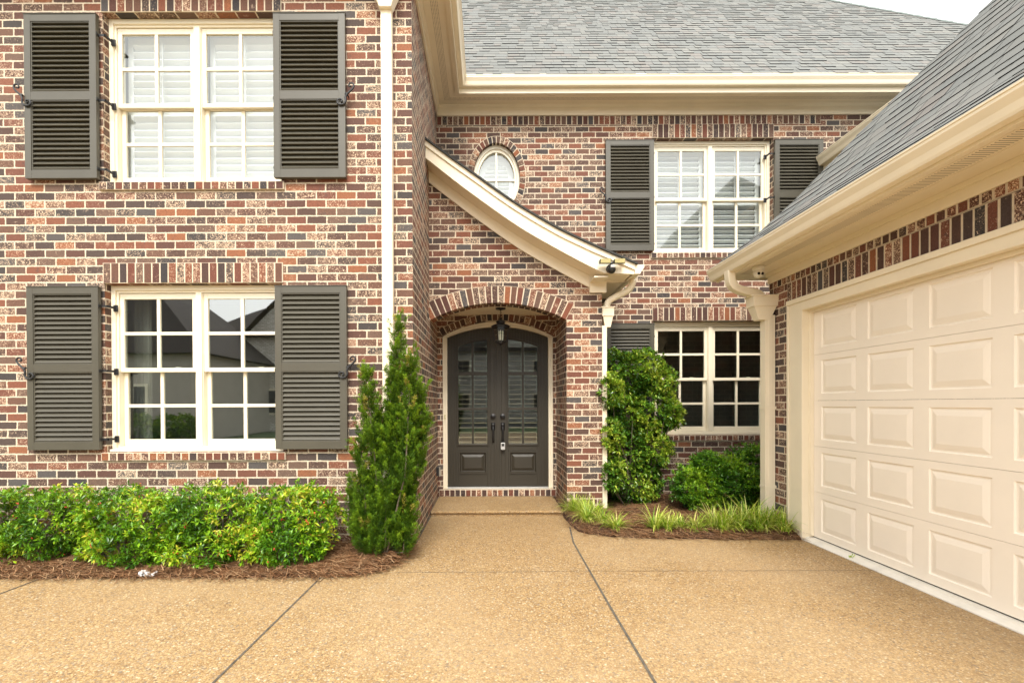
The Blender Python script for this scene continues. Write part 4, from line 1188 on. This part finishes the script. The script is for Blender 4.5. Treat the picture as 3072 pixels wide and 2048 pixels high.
# motion floodlight on the rake end
fl = empty('security_floodlight', (1.475, FY-.024, 3.05), 'black two-headed security floodlight on the end of the curved entrance rake', 'floodlight')
b = MB(); b.lathe([(.055, 0), (.055, -.02), (.045, -.035)], (0, 0, -.01), 16, axis='y'); b.lathe([(.048, -.035), (.050, -.06), (.04, -.085), (.015, -.098)], (0, 0, -.03), 16, axis='y'); b.tube([(0, -.03, .0), (0, -.05, .06)], .016, 8); b.build('sensor', 'black', fl, smooth=True)
b = MB(); b.box(-.024, .028, -.112, -.09, -.020, .012); b.build('sensor_lens', 'steel', fl, bevel=.004)
for sg in (-1, 1):
    b = MB(); x0, x1 = sg*.018, sg*.150
    x0, x1 = min(x0, x1), max(x0, x1)
    b.hexa([(x0, -.10, .028), (x1, -.10, .028), (x1, -.03, .040), (x0, -.03, .040), (x0, -.115, .078), (x1, -.115, .085), (x1, -.03, .085), (x0, -.03, .078)])
    h = b.build('lamp_head', 'black', fl, bevel=.004)
    b = MB(); b.hexa([(x0+.007, -.108, .034), (x1-.007, -.108, .034), (x1-.007, -.100, .034), (x0+.007, -.100, .034), (x0+.007, -.122, .076), (x1-.007, -.122, .080), (x1-.007, -.110, .080), (x0+.007, -.110, .076)]); b.build('lens', 'amberlens', h)

# turret camera
CY = 5.02
cx_, cy_ = px(1742, 5.25), 5.25
cm = empty('security_camera', (cx_, cy_, GZ), 'white dome security camera with two dark lenses under the garage soffit', 'camera')
b = MB(); b.lathe([(.062, -.001), (.062, -.030), (.052, -.046)], (0, 0, 0), 24); b.build('base', 'wcam', cm, smooth=True)
b = MB(); n = 10; b.lathe([(.050*math.sin(math.pi*i/n)+.0005, -.050+.050*math.cos(math.pi*i/n)) for i in range(n+1)], (0, 0, -.028), 24); b.build('ball', 'wcam', cm, smooth=True)
for sg in (-1, 1):
    b = MB(); b.lathe([(.016, 0), (.016, -.006), (.010, -.010), (.001, -.011)], (sg*.019, -.042, -.088), 14, axis='y'); b.build('lens', 'lens', cm, smooth=True)

# crumpled wrapper by the bed
wr = MB(); vs = []; nx, ny = 9, 6
for i in range(nx):
    for j in range(ny):
        vs.append(((i/(nx-1)-.5)*.15+random.uniform(-.008, .008), (j/(ny-1)-.5)*.07+random.uniform(-.008, .008), .02+random.uniform(-.014, .022)*(1 if 0 < j < ny-1 else .4)))
n0 = len(vs); vs += [(x, y, max(.002, z-.014)) for x, y, z in vs]
fs = [(i*ny+j, (i+1)*ny+j, (i+1)*ny+j+1, i*ny+j+1) for i in range(nx-1) for j in range(ny-1)]
fs2 = [tuple(reversed([q+n0 for q in f_])) for f_ in fs]
wr.add(vs, fs+fs2); o = wr.build('crumpled_wrapper', 'wrap'); o.location = (px(340, 3.98), 3.965, .012)
tag(o, 'crumpled silver and white wrapper lying at the edge of the pine straw', 'litter')

# ----------------------------------------------------------------- foliage
def leaf_mesh(name, mat, C, D, L, W, rnd, parent, fold=.25, roll=None):
    """C base points, D unit directions (n,3)"""
    n = len(C); up = rng.normal(0, .35, (n, 3))+np.array([0, 0, 1.])
    if roll is not None: up = roll
    S = np.cross(D, up); S /= np.linalg.norm(S, axis=1)[:, None]+1e-9
    N = np.cross(S, D)
    L = L[:, None]; W = W[:, None]
    b0 = C; mid = C+D*L*.52-N*W*.0; l = C+D*L*.55+S*W*.5+N*W*fold; r = C+D*L*.55-S*W*.5+N*W*fold
    t = C+D*L-N*L*.10
    V = np.stack([b0, l, t, r, mid], 1).reshape(-1, 3)
    base = np.arange(n)[:, None]*5
    Fs = np.concatenate([base+np.array([[0, 4, 1]]), base+np.array([[4, 2, 1]]), base+np.array([[0, 3, 4]]), base+np.array([[4, 3, 2]])], 0)
    me = bpy.data.meshes.new(name); me.vertices.add(len(V)); me.vertices.foreach_set('co', V.ravel().astype(np.float32))
    me.loops.add(len(Fs)*3); me.loops.foreach_set('vertex_index', Fs.ravel().astype(np.int32))
    me.polygons.add(len(Fs)); me.polygons.foreach_set('loop_start', (np.arange(len(Fs))*3).astype(np.int32)); me.polygons.foreach_set('loop_total', np.full(len(Fs), 3, np.int32))
    me.update(calc_edges=True)
    at = me.attributes.new('rnd', 'FLOAT_COLOR', 'POINT')
    col = np.zeros((n, 5, 4), np.float32); col[..., 0] = rnd[:, None]; col[..., 3] = 1; at.data.foreach_set('color', col.ravel())
    me.materials.append(M[mat])
    o = bpy.data.objects.new(name, me); COL.objects.link(o)
    if parent: o.parent = parent
    return o
def unit(v): return v/(np.linalg.norm(v, axis=1)[:, None]+1e-9)
def shell(ells, N, inner=.70, zmin=.04, lump=.12, ymax=None, ymin=None, xmin=None, xmax=None):
    E = np.array(ells); area = (E[:, 3]*E[:, 4]+E[:, 4]*E[:, 5]+E[:, 3]*E[:, 5]); P = []; Nn = []
    while len(P) < N:
        i = rng.choice(len(E), p=area/area.sum()); e = E[i]
        d = rng.normal(0, 1, 3); d /= np.linalg.norm(d)
        lp = 1+lump*(math.sin(9*d[0]+i)+math.sin(11*d[2]+2*i)+math.sin(10*d[1]-i))/2
        f = (rng.uniform(inner, 1.03))*lp
        p = e[:3]+d*e[3:]*f
        if p[2] < zmin: continue
        if ymax and p[1] > ymax: continue
        if ymin and p[1] < ymin: continue
        if xmin is not None and p[0] < xmin: continue
        if xmax is not None and p[0] > xmax: continue
        q = (p-E[:, :3])/E[:, 3:]; r = np.linalg.norm(q, axis=1); r[i] = 9
        if (r < .62).any(): continue
        P.append(p); nrm = d/e[3:]; Nn.append(nrm/np.linalg.norm(nrm))
    return np.array(P), np.array(Nn)
def broad_shrub(name, label, group, base, ells, N, L, W, mat, k=7, stems=40, berries=0, upb=.55, bias=0., lim={}, cat='shrub', lump=.12, spread=(.5, 1.25), stemr=.004, twigs=None):
    t = empty(name, base, label, cat, group); bv = np.array(base)
    P, Nn = shell(ells, N, lump=lump, **lim)
    ax = unit(Nn*.8+np.array([0, 0, upb])+rng.normal(0, .35, Nn.shape))
    Cs, Ds, Ls, Ws, Rs = [], [], [], [], []
    tone = np.clip(.5+.22*np.sin(P[:, 0]*9+P[:, 2]*7)+.16*np.sin(P[:, 1]*13-P[:, 0]*5)+rng.normal(0, .12, len(P))+bias, 0, 1)
    ref = unit(np.cross(ax, rng.normal(0, 1, ax.shape))); ref2 = np.cross(ax, ref)
    for j in range(k):
        a = j*2.39996+rng.uniform(-.3, .3, len(P)); th = rng.uniform(spread[0], spread[1], len(P))
        D = unit(ax*np.cos(th)[:, None]+(ref*np.cos(a)[:, None]+ref2*np.sin(a)[:, None])*np.sin(th)[:, None]+rng.normal(0, .1, ax.shape))
        Cs.append(P-bv+ax*(j/k*.03)-ax*.015); Ds.append(D); Ls.append(rng.uniform(L[0], L[1], len(P))); Ws.append(rng.uniform(W[0], W[1], len(P))); Rs.append(np.clip(tone+rng.normal(0, .19, len(P)), .01, .99))
    leaf_mesh('foliage', mat, np.concatenate(Cs), np.concatenate(Ds), np.concatenate(Ls), np.concatenate(Ws), np.concatenate(Rs), t)
    b = MB(); idx = rng.choice(len(P), min(stems, len(P)), replace=False)
    for i in idx:
        p = P[i]-bv; s = Vector((p[0]*.18+random.uniform(-.05, .05), p[1]*.18+random.uniform(-.04, .04), -.02)); e = Vector(p)
        m = s.lerp(e, .5)+Vector((random.uniform(-.05, .05), random.uniform(-.05, .05), random.uniform(.0, .08)))
        m2 = s.lerp(e, .78)+Vector((random.uniform(-.04, .04), random.uniform(-.04, .04), random.uniform(-.02, .05)))
        b.tube([s, m, m2, e], [stemr*1.8, stemr*1.3, stemr, stemr*.5], 5)
    b.build('stem', 'bark', t)
    if berries:
        b = MB(); idx = rng.choice(len(P), berries, replace=False)
        for i in idx:
            for q in range(random.randint(2, 5)):
                c = P[i]-bv+Nn[i]*.012+rng.normal(0, .010, 3); r = random.uniform(.0045, .0075)
                b.lathe([(.001, -r), (r*.8, -r*.6), (r, 0), (r*.8, r*.6), (.001, r)], c, 6)
        tag(b.build('berries', 'berry', t, smooth=True), kind='stuff')
    return t
M['berry'] = paint('red_berry', (.55, .06, .025), .3, .1)
M['leafA'] = make_leaf('hedge_leaf', [(0, (.022, .085, .007)), (.3, (.065, .19, .010)), (.55, (.15, .34, .013)), (.82, (.31, .53, .02)), (.96, (.54, .64, .04)), (1, (.60, .48, .06))], .27, .22, .6)
M['leafB'] = make_leaf('glossy_dark_leaf', [(0, (.020, .070, .012)), (.35, (.050, .150, .016)), (.6, (.115, .26, .022)), (.85, (.27, .43, .035)), (1, (.42, .50, .06))], .24, .28, .6)
M['leafC'] = make_leaf('boxwood_leaf', [(0, (.018, .075, .008)), (.4, (.060, .19, .014)), (.7, (.15, .36, .018)), (1, (.36, .56, .03))], .3, .25, .55)
M['leafD'] = make_leaf('conifer_scale', [(0, (.025, .070, .008)), (.3, (.075, .18, .012)), (.6, (.20, .36, .018)), (.9, (.40, .55, .03)), (1, (.40, .30, .08))], .55, .35, .3)
M['leafE'] = make_leaf('variegated_blade', [(0, (.12, .27, .02)), (.35, (.30, .46, .03)), (.7, (.54, .62, .08)), (.93, (.80, .80, .30)), (1, (.55, .40, .14))], .4, .22, .4)

G1 = 'low clipped shrubs of the hedge under the left windows'
hy = 4.40
broad_shrub('hedge_shrub', 'far left bush of the low hedge, cut off by the photo edge', G1, (-4.3, hy, 0),
    [(-4.35, hy, .36, .50, .30, .30), (-4.75, hy, .40, .35, .3, .27), (-3.85, hy-.02, .38, .38, .30, .28), (-4.1, hy-.05, .22, .4, .30, .2)], 1500, (.038, .062), (.014, .021), 'leafA', stems=50, berries=30, lim=dict(ymin=3.94, ymax=4.76))
broad_shrub('hedge_shrub', 'second bush of the low hedge, below the left shutter', G1, (-3.3, hy, 0),
    [(-3.35, hy, .38, .42, .31, .30), (-2.98, hy-.05, .33, .36, .30, .30), (-3.2, hy-.14, .18, .40, .27, .17), (-3.0, hy-.22, .15, .25, .15, .14)], 1300, (.038, .062), (.014, .021), 'leafA', stems=50, berries=26, bias=.03, lim=dict(ymin=3.94, ymax=4.76))
broad_shrub('hedge_shrub', 'third bush of the low hedge, below the middle of the lower window', G1, (-2.55, hy, 0),
    [(-2.6, hy, .40, .36, .31, .30), (-2.35, hy-.05, .36, .34, .30, .30), (-2.62, hy-.16, .17, .34, .25, .17), (-2.45, hy-.24, .16, .26, .16, .15), (-2.2, hy-.1, .2, .25, .25, .2)], 1300, (.038, .062), (.014, .021), 'leafA', stems=50, berries=30, bias=.04, lim=dict(ymin=3.94, ymax=4.76))
broad_shrub('hedge_shrub', 'right end bush of the low hedge, next to the conifer', G1, (-1.85, hy, 0),
    [(-1.85, hy, .40, .36, .31, .29), (-1.62, hy-.03, .40, .27, .28, .29), (-1.78, hy-.16, .20, .36, .26, .20), (-1.75, hy-.24, .17, .32, .16, .16)], 1200, (.038, .062), (.014, .021), 'leafA', stems=50, berries=46, bias=.08, lim=dict(ymin=3.94, ymax=4.76, xmax=-1.30))

# tall glossy shrub
sy = 6.55
def sp3(u, v, Y): return (px(u, Y), Y, pz(v, Y))
broad_shrub('tall_shrub', 'tall glossy dark green shrub against the right shutter beside the entrance pier', None, (px(1450, sy), sy, 0),
    [(*sp3(1440, 865, sy), .33, .30, .34), (*sp3(1480, 850, sy), .28, .28, .28), (*sp3(1430, 950, sy), .32, .32, .36), (*sp3(1500, 945, sy), .36, .32, .34), (*sp3(1440, 1040, sy), .32, .32, .36), (*sp3(1490, 1035, sy), .30, .30, .34), (*sp3(1455, 1115, sy), .36, .32, .28), (*sp3(1405, 850, sy), .2, .3, .3), (*sp3(1515, 880, sy), .22, .25, .22), (*sp3(1535, 955, sy), .2, .22, .2), (*sp3(1400, 980, sy), .22, .3, .4), (*sp3(1402, 900, 6.15), .16, .16, .22), (*sp3(1405, 1000, 6.15), .15, .16, .22), (*sp3(1408, 1090, 6.15), .15, .16, .22)],
    4300, (.042, .068), (.020, .031), 'leafB', k=7, stems=55, stemr=.005, lim=dict(ymin=5.9, ymax=7.0, xmin=1.36), lump=.10, bias=.08)
by = 6.15
broad_shrub('rounded_shrub', 'round fine-leaved green shrub in front, below the lower right window', 'small round shrubs in the bed by the garage', (px(1625, by), by, 0),
    [(*sp3(1612, 1125, by), .36, .32, .29), (*sp3(1655, 1115, by), .30, .3, .30), (*sp3(1635, 1080, by), .20, .22, .22), (*sp3(1590, 1120, by), .26, .28, .24), (*sp3(1625, 1065, by), .15, .17, .16), (*sp3(1690, 1110, by), .25, .26, .30)],
    2600, (.024, .042), (.013, .020), 'leafC', k=8, stems=60, stemr=.003, lim=dict(ymin=5.6, ymax=7.0), lump=.26, bias=.10)
by = 6.45
broad_shrub('rounded_shrub', 'round fine-leaved shrub behind, partly hidden by the garage downspout', 'small round shrubs in the bed by the garage', (px(1715, by), by, 0),
    [(*sp3(1720, 1085, by), .34, .28, .34), (*sp3(1690, 1095, by), .24, .26, .26), (*sp3(1745, 1120, by), .32, .3, .30), (*sp3(1610, 1078, by), .16, .16, .20), (*sp3(1735, 1062, by), .26, .24, .26)],
    2300, (.024, .042), (.013, .020), 'leafC', k=8, stems=60, stemr=.003, lim=dict(ymin=5.6, ymax=7.0), lump=.26, bias=.10)

# conifer: several leaning spires of upright sprays
def conifer():
    cy = 4.33; bx = px(872, cy)
    t = empty('conifer', (bx, cy, 0), 'narrow upright green conifer with several spires at the house corner', 'conifer')
    S = F/cy
    sp_ = [  # u base, u top, v top, radius m, v bottom
        (908, 915, 720, .085, 1150), (930, 946, 812, .070, 1120), (858, 840, 856, .065, 1040), (905, 902, 850, .075, 1150), (950, 968, 885, .065, 1090),
        (862, 870, 930, .09, 1230), (842, 826, 985, .070, 1240), (884, 888, 975, .085, 1270), (925, 940, 975, .10, 1240), (952, 975, 955, .060, 1110), (850, 838, 1095, .10, 1275), (900, 912, 1085, .12, 1275), (826, 806, 1100, .060, 1262), (922, 936, 1110, .075, 1270), (868, 866, 1150, .11, 1300), (898, 902, 1160, .11, 1300), (840, 832, 1170, .09, 1298), (925, 930, 1165, .08, 1290)]
    Cs, Ds, Ls, Ws, Rs = [], [], [], [], []
    stem = MB()
    for i, (ub, ut, vt, rad, vb) in enumerate(sp_):
        ns = i*1.7
        yo_ = random.uniform(-.12, .10); y = cy+yo_
        zt, zb = pz(vt, y), max(.05, pz(vb, y)); xt, xb = px(ut, y), px(ub, y)
        h = zt-zb; nt = int(90*h*rad/.10+38); ns_ = 44
        q = rng.random(nt)**.9; z = zb+h*q*.93; prof = np.minimum(1, (1-q)**.75*1.3)*np.minimum(1, .6+q*2.0)
        an = rng.uniform(0, 2*math.pi, nt)
        r = .66*rad*prof*rng.uniform(.45, 1.0, nt)*(1+.34*np.sin(z*19+an*2+ns)+.12*np.sin(z*47+ns))
        cx = xb+(xt-xb)*q
        C0 = np.stack([cx+r*np.cos(an), y+r*np.sin(an), z], 1)
        out = np.stack([np.cos(an), np.sin(an), np.zeros(nt)], 1)
        A0 = unit(out*rng.uniform(.15, .8, nt)[:, None]+np.array([0, 0, 1.0])+rng.normal(0, .12, (nt, 3)))
        L0 = rng.uniform(.08, .20, nt); tone0 = np.clip(rng.normal(.22, .15, nt), 0, .9)
        C = np.repeat(C0, ns_, 0); A = np.repeat(A0, ns_, 0); Lr = np.repeat(L0, ns_); n = len(C)
        tt = rng.random(n)**.8
        rd = unit(np.cross(A, rng.normal(0, 1, (n, 3))))
        rr_ = (.030*(1-tt*.85))*rng.uniform(.4, 1.0, n)
        C = C+A*(Lr*tt)[:, None]+rd*rr_[:, None]
        ax = unit(A+rd*.55+rng.normal(0, .15, (n, 3)))
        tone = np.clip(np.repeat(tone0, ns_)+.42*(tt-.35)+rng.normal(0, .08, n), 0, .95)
        tone[np.repeat(rng.random(nt) < .03, ns_)] = .99
        tang = unit(np.cross(ax, rd+rng.normal(0, .5, (n, 3))))
        for s in (-.8, 0, .8):
            D = unit(ax+tang*s*.8+rng.normal(0, .10, (n, 3)))
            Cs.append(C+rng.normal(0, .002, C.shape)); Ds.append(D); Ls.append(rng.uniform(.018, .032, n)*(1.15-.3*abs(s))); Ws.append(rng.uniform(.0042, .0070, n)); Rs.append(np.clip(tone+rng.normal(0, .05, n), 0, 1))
        stem.tube([(px(872, y)+random.uniform(-.03, .03)-bx, -.0+yo_*.3, 0), ((xb+px(872, y))/2-bx, yo_*.7+.03, zb*.5+.05), (xb-bx, yo_, zb+.1*h), (xb+(xt-xb)*.8-bx, yo_, zb+.8*h)], [.012, .010, .008, .003], 6)
    bv = np.array([bx, cy, 0])
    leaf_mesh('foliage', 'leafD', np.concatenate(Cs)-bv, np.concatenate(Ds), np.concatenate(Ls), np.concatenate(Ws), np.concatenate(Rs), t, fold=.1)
    stem.build('trunk', 'bark', t, smooth=True)
conifer()

# variegated border grass clumps
def clump(x, y, h, n, label, spread=1.0):
    t = empty('border_grass', (x, y, .015), label, 'grass clump', 'variegated grass clumps edging the bed')
    b = MB(); v = []; fc = []; A = []; k = 0
    for i in range(n):
        a = random.uniform(0, 6.283); L = h*random.uniform(.8, 1.7); w = random.uniform(.0034, .0064); lean = random.uniform(.45, 1.7)*spread; c = (random.random(), 0, 0)
        ox, oy = random.uniform(-.03, .03), random.uniform(-.03, .03); p = Vector((ox, oy, 0)); ns = 6
        side = Vector((-math.sin(a), math.cos(a), 0))
        for s in range(ns+1):
            f_ = s/ns; ang = math.pi/2-lean*.35-lean*1.35*f_**1.3; ww = w*(1-f_**2.5)+.0003
            v += [tuple(p-side*ww), tuple(p+side*ww)]; A += [c, c]
            if s: fc.append((k+2*s-2, k+2*s, k+2*s+1, k+2*s-1))
            p = p+Vector((math.cos(a)*math.cos(ang), math.sin(a)*math.cos(ang), math.sin(ang)))*(L/ns)
            p.z = max(p.z, .004)
        k += 2*(ns+1)
    b.v, b.f, b.m, b.r = v, fc, [0]*len(fc), A
    o = b.build('blades', 'leafE', t); o.location = (0, 0, 0)
def gpt(u, v): Y = F*H/(v-VY); return px(u, Y), Y
CL = [(1318, 1183, .26, 90, 'border grass clump against the foot of the entrance pier'), (1345, 1205, .24, 90, 'border grass clump at the curve of the bed near the step'), (1365, 1190, .22, 70, 'border grass clump just right of the entrance pier'), (1408, 1222, .20, 60, 'small border grass clump standing alone at the curved edge'),
      (1500, 1222, .26, 42, 'sparse yellow border grass clump on the straw below the tall shrub'), (1555, 1222, .20, 50, 'border grass clump below the gap between tall and round shrubs'), (1590, 1225, .22, 55, 'border grass clump in front of the round shrub, left side'), (1630, 1222, .26, 60, 'border grass clump in front of the middle of the round shrub'), (1668, 1222, .28, 60, 'border grass clump in front of the round shrub, right side'),
      (1712, 1220, .34, 70, 'tallest border grass clump, just left of the garage downspout'), (1755, 1225, .28, 75, 'border grass clump at the outlet of the garage downspout'), (1790, 1230, .24, 60, 'last border grass clump against the garage door frame')]
CL += [(1340, 1190, .25, 70, 'border grass clump between the pier foot and the curve of the bed'), (1380, 1212, .22, 60, 'border grass clump just left of the small lone clump'), (1530, 1224, .2, 45, 'low border grass clump right of the sparse yellow one'), (1650, 1226, .24, 60, 'border grass clump in front of the gap between the round shrubs'), (1690, 1224, .27, 65, 'border grass clump left of the tallest clump'), (1733, 1226, .28, 65, 'border grass clump between the tallest clump and the downspout outlet'), (1775, 1222, .26, 60, 'border grass clump just right of the downspout outlet')]
for u, v, h, n, lab in CL:
    x, y = gpt(u, v); clump(x, y-.07, h*.86, int(n*2.2), lab)
# a small weed at the garage apron
def weed(u, v, label):
    x, y = gpt(u, v); t = empty('weed', (x, y, .008), label, 'weed')
    n = 26; C = rng.normal(0, .012, (n, 3)); C[:, 2] = np.abs(C[:, 2])+.004; D = unit(rng.normal(0, 1, (n, 3))+np.array([0, 0, .9]))
    leaf_mesh('leaves', 'leafA', C, D, rng.uniform(.018, .032, n), rng.uniform(.007, .011, n), rng.uniform(.6, .95, n), t)
weed(1956, 1288, 'tiny green weed growing at the edge of the pale garage apron')
weed(880, 1300, 'small green weed in the straw at the foot of the conifer')

# ----------------------------------------------------------------- houses across the street (seen in the window glass)
def neighbour(x0, x1, y, z, rise, mat, label, gable=True):
    t = empty('neighbour_house', ((x0+x1)/2, y, 0), label, 'house'); cx = (x0+x1)/2; w = (x1-x0)/2
    b = MB(); b.box(-w, w, -8, 0, 0, z)
    if gable: b.prism([(-w*.5, z), (w*.5, z), (0, z+rise*.8)], -2, .02)
    b.build('wall', mat, t)
    b = MB(); e = .4
    b.add([(-w-e, e, z), (w+e, e, z), (w+e, -8-e, z), (-w-e, -8-e, z), (-w*.35, -4, z+rise), (w*.35, -4, z+rise)], [(0, 1, 5, 4), (1, 2, 5), (2, 3, 4, 5), (3, 0, 4), (3, 2, 1, 0)])
    if gable: b.add([(-w*.5-.3, .35, z-.2), (0, .35, z+rise*.8+.15), (0, -4, z+rise*.8+.15), (-w*.5-.3, -3, z-.2), (w*.5+.3, .35, z-.2), (w*.5+.3, -3, z-.2)], [(0, 1, 2, 3), (4, 5, 2, 1)])
    b.build('roof', 'nroof', t)
    for xx in (-w*.7, -w*.25, w*.25, w*.7):
        for zz in ((.9, 2.3), (3.6, 5.0)):
            if zz[1] < z-.3:
                f_ = MB(); f_.box(xx-.6, xx+.6, .01, .06, zz[0], zz[1]); o = f_.build('window', 'window', t)
                f_ = MB(); f_.box(xx-.5, xx-.02, .061, .07, zz[0]+.1, zz[1]-.1); f_.box(xx+.02, xx+.5, .061, .07, zz[0]+.1, zz[1]-.1); f_.build('pane', 'ndark', o)
neighbour(-30, -11.6, -9.5, 3.5, 5.4, 'nsiding', 'taupe house with a steep dark roof beyond the driveway', False)
neighbour(-15.2, -6.0, -15.5, 5.0, 2.8, 'nwhite', 'whitewashed brick house with a dark gabled roof beyond the driveway')
neighbour(-4.0, 9.0, -24.0, 5.6, 4.0, 'nwhite', 'pale brick house on the far side of the street', True)

for xx, lab in ((-13.6, 'dark rounded shrub before the taupe house, left one'), (-11.9, 'dark rounded shrub before the taupe house, right one')):
    broad_shrub('garden_shrub', lab, 'shrubs across the drive', (xx, -8.4, 0), [(xx, -8.4, .55, .85, .6, .55), (xx+.4, -8.3, .4, .6, .5, .45)], 500, (.10, .16), (.05, .08), 'leafB', stems=10, stemr=.01)

# ----------------------------------------------------------------- light, sky, camera
SUN_EL, SUN_AZ = 48, 0      # azimuth: degrees left of straight behind the camera
w = bpy.data.worlds.new('World'); scene.world = w; w.use_nodes = True
t = NT(w.node_tree); t.n.clear()
out = t.new('ShaderNodeOutputWorld'); bg = t.new('ShaderNodeBackground'); t.l.new(bg.outputs[0], out.inputs[0])
sky = t.new('ShaderNodeTexSky'); sky.sky_type = 'NISHITA'; sky.sun_disc = False; sky.sun_elevation = R(SUN_EL); sky.air_density = 1.0; sky.dust_density = 4.0; sky.ozone_density = 1.0
sdir = Vector((math.sin(R(SUN_AZ))*math.cos(R(SUN_EL)), -math.cos(R(SUN_AZ))*math.cos(R(SUN_EL)), math.sin(R(SUN_EL))))
sky.sun_rotation = math.atan2(sdir.x, sdir.y)
hs = t.new('ShaderNodeHueSaturation', inp={'Saturation': .22, 'Value': 1.0, 'Color': sky.outputs[0]})
# thin cloud veil
tc = t.new('ShaderNodeTexCoord').outputs['Generated']
cl = t.ramp(t.noise(tc, 2.2, 5, .6), [(.3, (.0, .0, .0)), (.75, (1, 1, 1))])
hz = t.mix(t.math('ADD', t.math('MULTIPLY', cl, .15), .45), hs.outputs[0], (9.6, 9.5, 9.0))
t.l.new(hz, bg.inputs[0]); bg.inputs[1].default_value = .15
sl = bpy.data.lights.new('sun', 'SUN'); so = bpy.data.objects.new('sun', sl); COL.objects.link(so)
sl.energy = 1.3; sl.angle = R(16); sl.color = (1.0, .93, .82)
so.rotation_euler = (-sdir).to_track_quat('-Z', 'Y').to_euler(); so.location = (0, -5, 12)

cam = bpy.data.cameras.new('camera'); co = bpy.data.objects.new('camera', cam); COL.objects.link(co); scene.camera = co
cam.sensor_width = 36; cam.lens = 36*F/2352; cam.clip_end = 800; cam.clip_start = .05
PITCH, ROLL = -.35, .22
cam.shift_x = (1176-VX)/2352
cam.shift_y = (VY-784)/2352+math.tan(R(-PITCH))*F/2352
co.matrix_world = Matrix.Translation((0, 0, H)) @ Matrix.Rotation(R(90+PITCH), 4, 'X') @ Matrix.Rotation(R(-ROLL), 4, 'Z')
scene.render.resolution_x, scene.render.resolution_y = 1024, 682
vs_ = scene.view_settings; vs_.view_transform = 'Standard'; vs_.look = 'None'; vs_.gamma = 1; vs_.exposure = 1.15
scene.render.engine = 'CYCLES'
